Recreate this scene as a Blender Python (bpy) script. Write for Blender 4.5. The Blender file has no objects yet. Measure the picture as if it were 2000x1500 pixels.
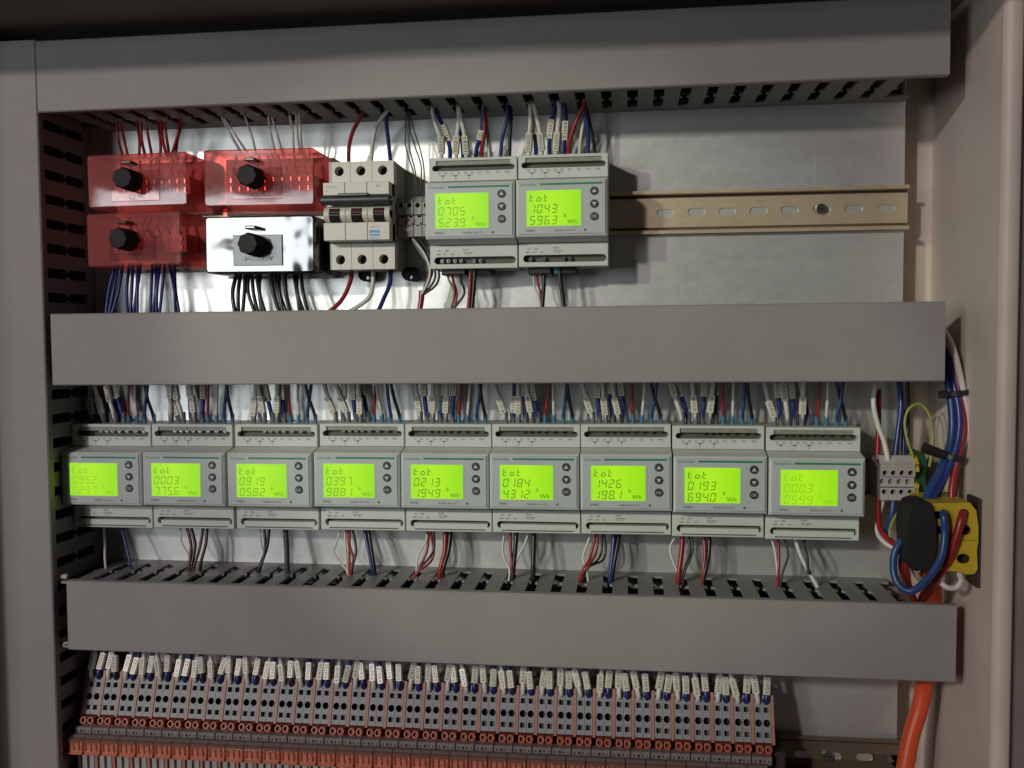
import bpy, math, random
from mathutils import Matrix, Vector
from mathutils.geometry import tessellate_polygon
random.seed(7)
S = 0.001                                   # everything below is written in millimetres
SC = bpy.context.scene
COL = SC.collection

# ------------------------------------------------------------------ camera
FPX = 1871.0
CAM = Vector((157.5, -805.4, -97.05))
YAW, PITCH, ROLL = 0.1196, -0.0514, -0.0071
FW = Vector((-math.sin(YAW)*math.cos(PITCH), math.cos(YAW)*math.cos(PITCH), math.sin(PITCH)))
RT = Vector((math.cos(YAW), math.sin(YAW), 0)); UP = RT.cross(FW)
R2 = RT*math.cos(ROLL) + UP*math.sin(ROLL); U2 = UP*math.cos(ROLL) - RT*math.sin(ROLL)
cam = bpy.data.objects.new('camera', bpy.data.cameras.new('camera')); COL.objects.link(cam)
m = Matrix.Identity(4)
for r in range(3):
    m[r][0], m[r][1], m[r][2], m[r][3] = R2[r], U2[r], -FW[r], CAM[r]*S
cam.matrix_world = m
cam.data.sensor_width = 36; cam.data.lens = 36*FPX/2000
cam.data.clip_start = 0.01; cam.data.clip_end = 50
SC.camera = cam

def A(u, v, y):
    """the point of the plane at depth y (mm in front of the plate) seen at photo pixel u, v"""
    d = FW + R2*((u-1000)/FPX) - U2*((v-750)/FPX)
    t = (y-CAM.y)/d.y
    return CAM + d*t

# ------------------------------------------------------------------ light and exposure
w = bpy.data.worlds.new('World'); SC.world = w; w.use_nodes = True
bg = w.node_tree.nodes['Background']; bg.inputs[0].default_value = (1.0, 0.84, 0.80, 1); bg.inputs[1].default_value = 0.024
SC.view_settings.view_transform = 'Standard'; SC.view_settings.look = 'None'
SC.view_settings.exposure = 0; SC.view_settings.gamma = 1

def lamp(name, kind, loc, target, energy, color, **kw):
    l = bpy.data.lights.new(name, kind); l.energy = energy; l.color = color
    for k, v in kw.items(): setattr(l, k, v)
    o = bpy.data.objects.new(name, l); COL.objects.link(o)
    o.location = Vector(loc)*S
    o.rotation_euler = (Vector(target)-Vector(loc)).to_track_quat('-Z', 'Y').to_euler()
    return o
lamp('room_lamp', 'AREA', (-1200, -2600, 700), (0, 0, -100), 21, (1.0, 0.87, 0.83), shape='DISK', size=0.15)
lamp('window_glow', 'AREA', (-885, -1650, 40), (-150, 0, -60), 5.4, (0.92, 0.97, 1.0), shape='RECTANGLE', size=0.54, size_y=0.44)
lamp('green_tint_spot', 'SPOT', (-1150, -1750, 420), (130, 0, -150), 40, (0.90, 1.0, 0.74), spot_size=math.radians(14), spot_blend=0.4, shadow_soft_size=0.03)  # added spot that tints the middle greenish, no such lamp is known

SC.cycles.use_denoising = True
SC.cycles.max_bounces = 8; SC.cycles.transparent_max_bounces = 16
SC.cycles.caustics_reflective = False; SC.cycles.caustics_refractive = False

# ------------------------------------------------------------------ materials
MATS = {}
def mat(name, col, rough=0.5, metal=0.0, mott=0.06, scale=60, bump=0.0, bscale=900, emit=None, es=1.0, spec=0.5, coat=0):
    if name in MATS: return MATS[name]
    M = bpy.data.materials.new(name); M.use_nodes = True; nt = M.node_tree
    b = nt.nodes['Principled BSDF']; N = nt.nodes.new
    b.inputs['Roughness'].default_value = rough; b.inputs['Metallic'].default_value = metal
    b.inputs['Specular IOR Level'].default_value = spec; b.inputs['Coat Weight'].default_value = coat
    b.inputs['Base Color'].default_value = (*col, 1)
    if mott or bump:
        tc = N('ShaderNodeTexCoord')
        if mott:
            n1 = N('ShaderNodeTexNoise'); n1.inputs['Scale'].default_value = scale; n1.inputs['Detail'].default_value = 6; n1.inputs['Roughness'].default_value = 0.65
            nt.links.new(tc.outputs['Object'], n1.inputs['Vector'])
            mr = N('ShaderNodeMapRange'); mr.inputs[1].default_value = .3; mr.inputs[2].default_value = .7
            mr.inputs[3].default_value = 1-mott*2; mr.inputs[4].default_value = 1+mott
            nt.links.new(n1.outputs['Fac'], mr.inputs[0])
            vm = N('ShaderNodeVectorMath'); vm.operation = 'SCALE'; vm.inputs[0].default_value = col
            nt.links.new(mr.outputs[0], vm.inputs['Scale']); nt.links.new(vm.outputs[0], b.inputs['Base Color'])
            rr = N('ShaderNodeMapRange'); rr.inputs[3].default_value = max(0.02, rough-.08); rr.inputs[4].default_value = min(1, rough+.08)
            nt.links.new(n1.outputs['Fac'], rr.inputs[0]); nt.links.new(rr.outputs[0], b.inputs['Roughness'])
        if bump:
            n2 = N('ShaderNodeTexNoise'); n2.inputs['Scale'].default_value = bscale; n2.inputs['Detail'].default_value = 3
            nt.links.new(tc.outputs['Object'], n2.inputs['Vector'])
            bp = N('ShaderNodeBump'); bp.inputs['Strength'].default_value = bump; bp.inputs['Distance'].default_value = 0.0004
            nt.links.new(n2.outputs['Fac'], bp.inputs['Height']); nt.links.new(bp.outputs[0], b.inputs['Normal'])
    if emit:
        b.inputs['Emission Color'].default_value = (*emit, 1); b.inputs['Emission Strength'].default_value = es
    MATS[name] = M
    return M

pvc = mat('grey_pvc', (.345, .325, .315), .55, mott=.06, scale=9, bump=.8, bscale=1500)
pvc_in = mat('grey_pvc_wall', (.30, .295, .29), .55, mott=.08, scale=30, bump=.2)
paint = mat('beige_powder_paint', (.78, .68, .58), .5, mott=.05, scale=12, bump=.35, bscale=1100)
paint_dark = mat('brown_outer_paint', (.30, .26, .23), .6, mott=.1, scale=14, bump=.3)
case = mat('meter_case_plastic', (.65, .69, .64), .5, mott=.03, scale=50, bump=.1)
face = mat('meter_face_plastic', (.54, .59, .59), .38, mott=.025, scale=50)
recess = mat('meter_recess_plastic', (.10, .10, .08), .6, mott=.1, scale=120)
dark = mat('dark_hole', (.018, .016, .015), .7, mott=0)
black = mat('black_plastic', (.016, .015, .016), .42, mott=.1, scale=90, bump=.2)
blackm = mat('black_matte', (.012, .010, .011), .7, mott=.15, scale=90, bump=.4)
button = mat('button_rubber', (.055, .058, .055), .5, mott=.1, scale=200)
whiteink = mat('white_ink', (.62, .64, .60), .5, mott=0)
ink = mat('grey_ink', (.09, .095, .085), .6, mott=0)
inkl = mat('pale_ink', (.28, .28, .26), .6, mott=0)
greenink = mat('green_ink', (.03, .25, .13), .5, mott=0)
blueink = mat('blue_ink', (.10, .32, .62), .5, mott=0)
steel = mat('screw_steel', (.75, .75, .72), .22, 1.0, mott=.1, scale=300)
white = mat('white_insulation', (.72, .70, .66), .35, mott=.05, scale=150)
red = mat('red_insulation', (.33, .02, .025), .32, mott=.06, scale=150)
blue = mat('blue_insulation', (.02, .035, .19), .32, mott=.06, scale=150)
blue2 = mat('mid_blue_insulation', (.022, .065, .21), .35, mott=.06, scale=150)
blk = mat('black_insulation', (.015, .016, .018), .33, mott=.06, scale=150)
brown = mat('brown_insulation', (.13, .035, .022), .35, mott=.06, scale=150)
greyw = mat('grey_insulation', (.25, .27, .26), .4, mott=.06, scale=150)
ygw = mat('yellow_green_insulation', (.30, .36, .07), .4, mott=.1, scale=150)
sleeve = mat('sleeve_plastic', (.76, .73, .62), .28, mott=.06, scale=200)
ferg = mat('grey_ferrule', (.17, .19, .20), .45, mott=.08, scale=200)
ferb = mat('blue_ferrule', (.055, .22, .38), .4, mott=.08, scale=200)
tgrey = mat('terminal_grey', (.34, .355, .37), .5, mott=.06, scale=120)
twhite = mat('terminal_light_grey', (.46, .45, .44), .5, mott=.08, scale=120)
orange = mat('orange_plastic', (.62, .20, .12), .45, mott=.08, scale=120)
orange_d = mat('dark_orange_plastic', (.33, .065, .035), .5, mott=.1, scale=120)
orange_r = mat('rust_orange_plastic', (.72, .24, .15), .4, mott=.28, scale=420)
oranges = mat('orange_divider', (.54, .25, .18), .5, mott=.08, scale=120)
yellow = mat('yellow_plastic', (.62, .45, .03), .45, mott=.06, scale=60, bump=.2)
green = mat('green_plastic', (.02, .09, .04), .5, mott=.1, scale=80)
redcable = mat('orange_red_sheath', (.82, .105, .030), .42, mott=.05, scale=40)
base_w = mat('box_base_plastic', (.80, .78, .75), .5, mott=.06, scale=60)
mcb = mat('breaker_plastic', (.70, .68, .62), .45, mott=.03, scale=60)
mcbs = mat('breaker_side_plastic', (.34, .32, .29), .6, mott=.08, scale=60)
rotor = mat('toggle_red', (.085, .022, .022), .4, mott=.1, scale=200)
charc = mat('charcoal_bar', (.045, .045, .052), .35, mott=.1, scale=150)
lcd = mat('lcd_backlight', (.10, .16, .02), .3, mott=0, emit=(.385, .86, .012), es=.82)
nt = lcd.node_tree; N_ = nt.nodes.new; tc_ = N_('ShaderNodeTexCoord'); sx_ = N_('ShaderNodeSeparateXYZ'); cr_ = N_('ShaderNodeValToRGB')
nt.links.new(tc_.outputs['Generated'], sx_.inputs[0]); nt.links.new(sx_.outputs[0], cr_.inputs[0]); nt.links.new(cr_.outputs[0], nt.nodes['Principled BSDF'].inputs['Emission Color'])
for e_, (p_, c_) in zip((cr_.color_ramp.elements[0], cr_.color_ramp.elements.new(.45), cr_.color_ramp.elements[2] if len(cr_.color_ramp.elements) > 2 else cr_.color_ramp.elements[1]), ((0, (.36, .84, .02, 1)), (.45, (.46, .92, .012, 1)), (1, (.30, .80, .006, 1)))): e_.position = p_; e_.color = c_
seg = [mat('lcd_segment_' + n, c, .4, mott=0, emit=e, es=1) for n, c, e in
       (('strong', (.02, .05, .01), (.035, .10, .002)), ('medium', (.03, .07, .01), (.10, .26, .004)), ('faint', (.05, .1, .01), (.20, .48, .006)))]

def metal_plate(name, col, rough, streak, zinc=False):
    M = bpy.data.materials.new(name); M.use_nodes = True; nt = M.node_tree; N = nt.nodes.new
    b = nt.nodes['Principled BSDF']; b.inputs['Metallic'].default_value = .68
    tc = N('ShaderNodeTexCoord'); mp = N('ShaderNodeMapping'); mp.inputs['Scale'].default_value = streak
    nt.links.new(tc.outputs['Object'], mp.inputs['Vector'])
    n1 = N('ShaderNodeTexNoise'); n1.inputs['Scale'].default_value = 55; n1.inputs['Detail'].default_value = 10; n1.inputs['Roughness'].default_value = .8
    nt.links.new(mp.outputs[0], n1.inputs['Vector'])
    vo = N('ShaderNodeTexVoronoi'); vo.inputs['Scale'].default_value = 95
    nt.links.new(tc.outputs['Object'], vo.inputs['Vector'])
    mx = N('ShaderNodeMath'); mx.operation = 'MULTIPLY_ADD'; mx.inputs[1].default_value = .10
    sepc = N('ShaderNodeSeparateColor'); nt.links.new(vo.outputs['Color'], sepc.inputs[0])
    nt.links.new(sepc.outputs[0], mx.inputs[0]); nt.links.new(n1.outputs['Fac'], mx.inputs[2])
    cr = N('ShaderNodeValToRGB'); cr.color_ramp.elements[0].position = .3; cr.color_ramp.elements[1].position = .8
    cr.color_ramp.elements[0].color = (*[c*.93 for c in col], 1); cr.color_ramp.elements[1].color = (*[min(1, c*1.03) for c in col], 1)
    nt.links.new(mx.outputs[0], cr.inputs[0]); nt.links.new(cr.outputs[0], b.inputs['Base Color'])
    rr = N('ShaderNodeMapRange'); rr.inputs[1].default_value = .3; rr.inputs[2].default_value = .8; rr.inputs[3].default_value = rough-.03; rr.inputs[4].default_value = rough+.05
    nt.links.new(mx.outputs[0], rr.inputs[0]); nt.links.new(rr.outputs[0], b.inputs['Roughness'])
    bp = N('ShaderNodeBump'); bp.inputs['Strength'].default_value = .12; bp.inputs['Distance'].default_value = .0003
    nt.links.new(n1.outputs['Fac'], bp.inputs['Height']); nt.links.new(bp.outputs[0], b.inputs['Normal'])
    return M
galv = metal_plate('galvanised_steel', (.80, .82, .80), .36, (1, 1, 1.6))
zinc = metal_plate('yellow_zinc_rail', (.90, .76, .53), .36, (1.5, 1, 6))

def clear_plastic(name, tint, refl, rough, body, bodyfac, bst=.35, bsc=22, bdi=.0009):
    M = bpy.data.materials.new(name); M.use_nodes = True; nt = M.node_tree; N = nt.nodes.new
    nt.nodes.remove(nt.nodes['Principled BSDF']); out = nt.nodes['Material Output']
    tr = N('ShaderNodeBsdfTransparent'); tr.inputs[0].default_value = (*tint, 1)
    df = N('ShaderNodeBsdfDiffuse'); df.inputs[0].default_value = (*body, 1)
    gl = N('ShaderNodeBsdfGlossy'); gl.inputs['Roughness'].default_value = rough
    m1 = N('ShaderNodeMixShader'); m1.inputs[0].default_value = bodyfac
    nt.links.new(tr.outputs[0], m1.inputs[1]); nt.links.new(df.outputs[0], m1.inputs[2])
    ge = N('ShaderNodeNewGeometry'); dt = N('ShaderNodeVectorMath'); dt.operation = 'DOT_PRODUCT'
    nt.links.new(ge.outputs['Normal'], dt.inputs[0]); nt.links.new(ge.outputs['Incoming'], dt.inputs[1])
    ab = N('ShaderNodeMath'); ab.operation = 'ABSOLUTE'; nt.links.new(dt.outputs['Value'], ab.inputs[0])
    iv = N('ShaderNodeMath'); iv.operation = 'SUBTRACT'; iv.inputs[0].default_value = 1; nt.links.new(ab.outputs[0], iv.inputs[1])
    pw_ = N('ShaderNodeMath'); pw_.operation = 'POWER'; pw_.inputs[1].default_value = 5; nt.links.new(iv.outputs[0], pw_.inputs[0])
    ad = N('ShaderNodeMath'); ad.operation = 'MULTIPLY_ADD'; ad.inputs[1].default_value = .9-.04*refl; ad.inputs[2].default_value = .04*refl; nt.links.new(pw_.outputs[0], ad.inputs[0])
    tc = N('ShaderNodeTexCoord'); n1 = N('ShaderNodeTexNoise'); n1.inputs['Scale'].default_value = bsc; nt.links.new(tc.outputs['Object'], n1.inputs['Vector'])
    bp = N('ShaderNodeBump'); bp.inputs['Strength'].default_value = bst; bp.inputs['Distance'].default_value = bdi
    nt.links.new(n1.outputs['Fac'], bp.inputs['Height']); nt.links.new(bp.outputs[0], gl.inputs['Normal'])
    m2 = N('ShaderNodeMixShader'); nt.links.new(ad.outputs[0], m2.inputs[0]); nt.links.new(m1.outputs[0], m2.inputs[1]); nt.links.new(gl.outputs[0], m2.inputs[2])
    nt.links.new(m2.outputs[0], out.inputs[0])
    return M
red_clear = clear_plastic('red_clear_plastic', (1.0, .40, .37), 1.9, .06, (.90, .26, .25), .27)
smoke = clear_plastic('smoke_black_plastic', (.10, .10, .12), 4.6, .09, (.03, .03, .035), .6, 1.0, 20, .0030)
clear = clear_plastic('clear_strip_plastic', (.86, .82, .80), .9, .12, (.42, .35, .33), .15)
labelp = clear_plastic('clear_label_plastic', (.95, .80, .80), 1.5, .04, (.5, .3, .3), .10, .08)

# ------------------------------------------------------------------ mesh building
GLY = {}
def glyph(ch):
    if ch not in GLY:
        c = bpy.data.curves.new('g', 'FONT'); c.body = ch; c.resolution_u = 2; c.size = 1
        o = bpy.data.objects.new('g', c)
        me = bpy.data.meshes.new_from_object(o)
        vs = [tuple(v.co) for v in me.vertices]; fs = [tuple(p.vertices) for p in me.polygons]
        GLY[ch] = (vs, fs, (max((v[0] for v in vs), default=.3)+.06))
        bpy.data.objects.remove(o); bpy.data.curves.remove(c); bpy.data.meshes.remove(me)
    return GLY[ch]

class MB:
    def __init__(s): s.v = []; s.f = []; s.mi = []; s.sm = []; s.mats = []; s.X = None
    def m(s, M):
        if M not in s.mats: s.mats.append(M)
        return s.mats.index(M)
    def add(s, vs, fs, M, smooth=False):
        n = len(s.v); k = s.m(M)
        if s.X: vs = [s.X @ Vector(p) for p in vs]
        s.v += [tuple(p) for p in vs]
        for f in fs: s.f.append([i+n for i in f]); s.mi.append(k); s.sm.append(smooth)
    def box(s, x0, x1, y0, y1, z0, z1, M, c=0):
        """y0 is the front; c chamfers the front edges"""
        if c:
            vs = [(x, y1, z) for x, z in ((x0, z0), (x1, z0), (x1, z1), (x0, z1))]
            vs += [(x, y0+c, z) for x, z in ((x0, z0), (x1, z0), (x1, z1), (x0, z1))]
            vs += [(x, y0, z) for x, z in ((x0+c, z0+c), (x1-c, z0+c), (x1-c, z1-c), (x0+c, z1-c))]
            fs = [(0, 3, 2, 1)[::-1], (8, 9, 10, 11)]
            for a in (0, 4):
                for i in range(4): j = (i+1) % 4; fs.append((a+i, a+j, a+4+j, a+4+i))
            s.add(vs, fs, M)
        else:
            vs = [(x, y, z) for x in (x0, x1) for y in (y0, y1) for z in (z0, z1)]
            s.add(vs, [(0, 1, 3, 2), (4, 6, 7, 5), (0, 4, 5, 1), (2, 3, 7, 6), (0, 2, 6, 4), (1, 5, 7, 3)], M)
    def prism(s, poly, a0, a1, axis, M, smooth=False):
        n = len(poly)
        def P(p, a): return {'x': (a, p[0], p[1]), 'y': (p[0], a, p[1]), 'z': (p[0], p[1], a)}[axis]
        vs = [P(p, a0) for p in poly]+[P(p, a1) for p in poly]
        s.add(vs, [tuple(range(n)), tuple(range(2*n-1, n-1, -1))], M)
        s.add(vs, [(i, (i+1) % n, n+(i+1) % n, n+i) for i in range(n)], M, smooth)
    def cyl(s, c, d, r, M, n=14, r2=None, cap=True):
        c = Vector(c); d = Vector(d); q = d.to_track_quat('Z', 'Y'); r2 = r if r2 is None else r2
        vs = []
        for k, (o, rr) in enumerate(((c, r), (c+d, r2))):
            for i in range(n):
                t = 2*math.pi*i/n; vs.append(o+q @ Vector((rr*math.cos(t), rr*math.sin(t), 0)))
        s.add(vs, [(i, (i+1) % n, n+(i+1) % n, n+i) for i in range(n)], M, True)
        if cap: s.add(vs, [tuple(range(n)), tuple(range(n, 2*n))], M)
    def ring(s, c, d, r, ri, M, Min, n=14, depth=3):
        s.cyl(c, d, r, M, n, cap=False); c = Vector(c); d = Vector(d); e = c+d; q = d.to_track_quat('Z', 'Y')
        o = [e+q @ Vector((r*math.cos(2*math.pi*i/n), r*math.sin(2*math.pi*i/n), 0)) for i in range(n)]
        p = [e+q @ Vector((ri*math.cos(2*math.pi*i/n), ri*math.sin(2*math.pi*i/n), 0)) for i in range(n)]
        b = [x-d.normalized()*depth for x in p]
        s.add(o+p, [(i, (i+1) % n, n+(i+1) % n, n+i) for i in range(n)], M)
        s.add(p+b, [(i, (i+1) % n, n+(i+1) % n, n+i) for i in range(n)]+[tuple(range(n, 2*n))], Min)
    def tube(s, path, r, M, n=8, flat=1.0):
        path = [Vector(p) for p in path]; rings = []; N = None
        for i, p in enumerate(path):
            t = (path[min(i+1, len(path)-1)]-path[max(i-1, 0)]).normalized()
            if N is None: N = t.cross(Vector((0, 1, 0))); N = N if N.length > .05 else t.cross(Vector((1, 0, 0)))
            N = (N-t*N.dot(t)).normalized(); B = t.cross(N)
            rr = r[i] if isinstance(r, (list, tuple)) else r
            rings += [p+N*(rr*math.cos(2*math.pi*k/n))+B*(rr*flat*math.sin(2*math.pi*k/n)) for k in range(n)]
        L = len(path); fs = []
        for i in range(L-1):
            for k in range(n): fs.append((i*n+k, i*n+(k+1) % n, (i+1)*n+(k+1) % n, (i+1)*n+k))
        s.add(rings, fs, M, True)
        s.add(rings, [tuple(range(n)), tuple(range((L-1)*n, L*n))], M)
    def panel(s, outer, holes, y, M, wall=None, bottom=None):
        """flat front face in the plane y with real recesses; holes = [(loop, depth)]"""
        loops = [[Vector((p[0], p[1], 0)) for p in outer]]+[[Vector((p[0], p[1], 0)) for p in h[0]] for h in holes]
        allp = [p for l in loops for p in l]
        s.add([(p.x, y, p.y) for p in allp], tessellate_polygon(loops), M)
        for h in holes:
            lp, dep = h[0], h[1]; n = len(lp)
            vs = [(p[0], y, p[1]) for p in lp]+[(p[0], y+dep, p[1]) for p in lp]
            s.add(vs, [(i, (i+1) % n, n+(i+1) % n, n+i) for i in range(n)], (h[2] if len(h) > 2 else None) or wall or M)
            s.add(vs, [tuple(range(n, 2*n))], (h[3] if len(h) > 3 else None) or bottom or wall or M)
    def text(s, t, x, z, y, size, M, X=None, sx=1.0, align=0):
        """flat print reading along +x in the plane y"""
        adv = 0; tot = sum((glyph(c)[2] if c != ' ' else .3) for c in t)*size*sx
        x0 = x-tot*align
        for c in t:
            if c == ' ': adv += .3; continue
            vs, fs, a = glyph(c)
            P = [(x0+(adv+v[0])*size*sx, y, z+v[1]*size) for v in vs]
            if X: P = [X @ Vector(p) for p in P]
            s.add(P, fs, M); adv += a
    def build(s, name, parent=None, origin=(0, 0, 0), prop=None):
        o3 = Vector(origin)
        me = bpy.data.meshes.new(name)
        me.from_pydata([tuple((Vector(p)-o3)*S) for p in s.v], [], s.f)
        for M in s.mats: me.materials.append(M)
        me.polygons.foreach_set('material_index', s.mi); me.polygons.foreach_set('use_smooth', s.sm)
        me.update()
        o = bpy.data.objects.new(name, me); COL.objects.link(o)
        if parent is not None: o.parent = parent
        else: o.location = o3*S
        return o
def empty(name, loc, label, cat, group=None, kind=None):
    o = bpy.data.objects.new(name, None); COL.objects.link(o); o.location = Vector(loc)*S; o.empty_display_size = .01
    return tag(o, label, cat, group, kind)
def tag(o, label=None, cat=None, group=None, kind=None):
    for k, v in (('label', label), ('category', cat), ('group', group), ('kind', kind)):
        if v: o[k] = v
    return o
def inst(src, name, parent, loc=(0, 0, 0)):
    o = src.copy(); o.name = name; COL.objects.link(o); o.parent = parent; o.location = Vector(loc)*S; return o
def circ(cx, cz, r, n=14, rz=None): return [(cx+r*math.cos(2*math.pi*i/n), cz+(rz or r)*math.sin(2*math.pi*i/n)) for i in range(n)]
def rect(x0, x1, z0, z1): return [(x0, z0), (x1, z0), (x1, z1), (x0, z1)]
def stad(x0, x1, z0, z1, n=6):
    r = (z1-z0)/2; zc = (z0+z1)/2
    return [(x1-r+r*math.cos(a), zc+r*math.sin(a)) for a in [-math.pi/2+math.pi*i/n for i in range(n+1)]] + \
           [(x0+r+r*math.cos(a), zc+r*math.sin(a)) for a in [math.pi/2+math.pi*i/n for i in range(n+1)]]
def spline(pts, k=5):
    P = [Vector(p) for p in pts]
    if len(P) < 3: return [P[0].lerp(P[-1], i/3) for i in range(4)]
    P = [P[0]*2-P[1]]+P+[P[-1]*2-P[-2]]; out = []
    for i in range(1, len(P)-2):
        a, b, c, d = P[i-1], P[i], P[i+1], P[i+2]
        for j in range(k):
            t = j/k; out.append(.5*((2*b)+(c-a)*t+(2*a-5*b+4*c-d)*t*t+(3*b-a-3*c+d)*t**3))
    out.append(P[-2]); return out
ORD = ['first', 'second', 'third', 'fourth', 'fifth', 'sixth', 'seventh', 'eighth', 'ninth', 'tenth', 'eleventh', 'twelfth', 'thirteenth',
       'fourteenth', 'fifteenth', 'sixteenth', 'seventeenth', 'eighteenth', 'nineteenth', 'twentieth']
def ordn(i):
    if i < 20: return ORD[i]
    t, u = divmod(i+1, 10); return {2: 'twentieth', 3: 'thirtieth'}[t] if u == 0 else {2: 'twenty', 3: 'thirty'}[t]+'-'+ORD[u-1]

# ------------------------------------------------------------------ cabinet
cab = empty('cabinet', (50, 30, -480), 'beige painted steel cabinet around the mounting plate, open at the front', 'cabinet', kind='structure')
CO = (50, 30, -480)
b = MB(); b.box(-395, 408, 30, 32, -620, 150, paint); b.build('back_panel', cab, CO)
b = MB(); b.box(408, 410, -118, 32, -620, 150, paint); b.build('side_wall', cab, CO)
# right front flange with its rolled bend
prof = [(408, -116), (408.6, -119.2), (410.4, -121.6), (413, -122.4), (418.5, -122.4), (420, -121.2), (420, -104), (417, -104), (417, -119), (412, -119), (411, -116)]
b = MB(); b.prism(prof, -620, 150, 'z', paint, True); b.build('frame_lip', cab, CO)
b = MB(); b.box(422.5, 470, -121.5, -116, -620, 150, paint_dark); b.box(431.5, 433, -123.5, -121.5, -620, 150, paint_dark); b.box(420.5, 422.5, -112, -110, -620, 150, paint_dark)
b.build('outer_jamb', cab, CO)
b = MB(); b.box(-397, -395, -121, 32, -620, 150, paint); b.box(-397, -379, -164, -121, -620, 150, paint_dark); b.build('side_wall', cab, CO)  # front box added out of view to shade the left duct cover
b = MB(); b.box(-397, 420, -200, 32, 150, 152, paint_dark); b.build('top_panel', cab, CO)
b = MB(); b.box(-397, 500, -202, -199, 141.5, 190, paint_dark); b.build('shade_header', cab, CO)  # strip added across the front to cast the top duct's shadow

pl = MB(); pl.box(-392, 378, 0, 2.5, -610, 140, galv); pl.box(374, 378, 2.5, 16, -610, 140, galv)
plate = tag(pl.build('mounting_plate', origin=(0, 0, -480)), 'galvanised steel mounting plate behind all the rails and ducts', 'metal plate', kind='structure')
for k, (u, v, du, dv_) in enumerate(((1395, 218, 22, -9), (1412, 222, 20, -6), (1398, 276, 24, -12), (1415, 290, 26, -8), (1440, 293, 14, -5), (1365, 480, 28, -22), (1376, 470, 16, -10), (1590, 300, 2, 60), (1330, 560, 70, -14), (900, 1095, 60, -30))):
    a, c = A(u, v, -.05), A(u+du, v+dv_, -.05); b = MB(); n_ = Vector((-(c.z-a.z), 0, c.x-a.x)).normalized()*.16
    b.add([(a-n_), (c-n_*.3), (c+n_*.3), (a+n_)], [(0, 1, 2, 3)], mat('bright_scratch', (.80, .80, .70), .6, 0, mott=0)); b.build('scratch', plate, (0, 0, -480))

# ------------------------------------------------------------------ cable ducts
PIT = 20.0; DEP = 80.0
fm = MB()
fp = [(-6, -14), (6, -14), (6, -38), (6.6, -40), (8.4, -40.5), (8.4, -43.5), (6.6, -44), (6, -46), (6, -76), (-6, -76), (-6, -46), (-6.6, -44), (-8.4, -43.5), (-8.4, -40.5), (-6.6, -40), (-6, -38)]
fm.prism(fp, -.9, .9, 'z', pvc_in)
FING = fm.build('duct_finger'); FMESH = FING.data; bpy.data.objects.remove(FING)
def finger(parent, loc, rot=None):
    o = bpy.data.objects.new('finger', FMESH); COL.objects.link(o); o.parent = parent; o.location = Vector(loc)*S
    if rot: o.rotation_euler = rot
    return o
def duct(label, x0, x1, z0, z1, xb0, xb1, pxl, pxr, skip=()):
    """pxl, pxr: bottom corners of the cover, for the small tilt it hangs at"""
    a, c = A(*pxl, -DEP-1), A(*pxr, -DEP-1)
    ang = math.atan2(c.z-a.z, c.x-a.x)
    O = Vector(((x0+x1)/2, 0, (z0+z1)/2)); h = (z1-z0)/2
    r = empty('cable_duct', O, label, 'cable duct', 'grey slotted cable ducts')
    r.rotation_euler = (0, -ang, 0)
    b = MB(); X0, X1 = x0-O.x, x1-O.x
    b.prism([(-DEP+5, h), (-DEP-1, h), (-DEP-2, h-.9), (-DEP-2, -h+.9), (-DEP-1, -h), (-DEP+5, -h), (-DEP+5, -h+1.2), (-DEP-.6, -h+1.2), (-DEP-.6, h-1.2), (-DEP+5, h-1.2)], X0, X1, 'x', pvc)
    b.build('cover', r)
    B0, B1 = xb0-O.x, xb1-O.x
    b = MB(); b.box(B0, B1, -2.2, -.4, -h+2.2, h-2.2, pvc_in); b.build('base', r)
    for sgn in (1, -1):
        zc = sgn*(h-2.1)
        b = MB(); b.box(B0, B1, -14, -.4, zc-.9, zc+.9, pvc_in); b.build('wall_strip', r)
        b = MB(); b.box(B0, B1, -79.4, -76, zc-.9, zc+.9, pvc_in); b.build('rim_strip', r)
        n0 = math.ceil((xb0-151.9+6)/PIT); k = n0
        while 151.9+PIT*k < xb1-6:
            X = 151.9+PIT*k
            if not any(p < X < q for p, q in skip): finger(r, (X-O.x, 0, zc))
            k += 1
    return r
duct('top grey cable duct, its upper half in shadow', -308.4, 385.4, 83.9, 140.2, -308, 377, (75, 220.5), (1855, 147))
duct('middle grey cable duct above the long row of meters', -303.3, 385.3, -134.2, -76.4, -303, 377, (105, 753), (1845, 745))
duct('lowest grey cable duct above the orange and grey terminals', -296.8, 396.4, -353.3, -295.9, -303, 366, (135, 1268), (1865, 1332))
# vertical duct at the left
r = empty('cable_duct', (-339, 0, -250), 'vertical grey cable duct down the left side', 'cable duct', 'grey slotted cable ducts')
b = MB(); b.prism([(30, -DEP+5), (30, -DEP-1), (29, -DEP-2), (-29, -DEP-2), (-30, -DEP-1), (-30, -DEP+5), (-28.8, -DEP+5), (-28.8, -DEP-.6), (28.8, -DEP-.6), (28.8, -DEP+5)], -350, 389.5, 'z', pvc); b.build('cover', r)
b = MB(); b.box(-26, 26, -2.2, -.4, -350, 389, pvc_in); b.build('base', r)
for sgn in (1, -1):
    b = MB(); b.box(26.3*sgn-.9, 26.3*sgn+.9, -14, -.4, -350, 389, pvc_in); b.build('wall_strip', r)
    b = MB(); b.box(26.3*sgn-.9, 26.3*sgn+.9, -79.4, -76, -350, 389, pvc_in); b.build('rim_strip', r)
    for k in range(37):
        finger(r, (26.3*sgn, 0, -343.8+PIT*k), (0, math.pi/2, 0))

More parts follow.
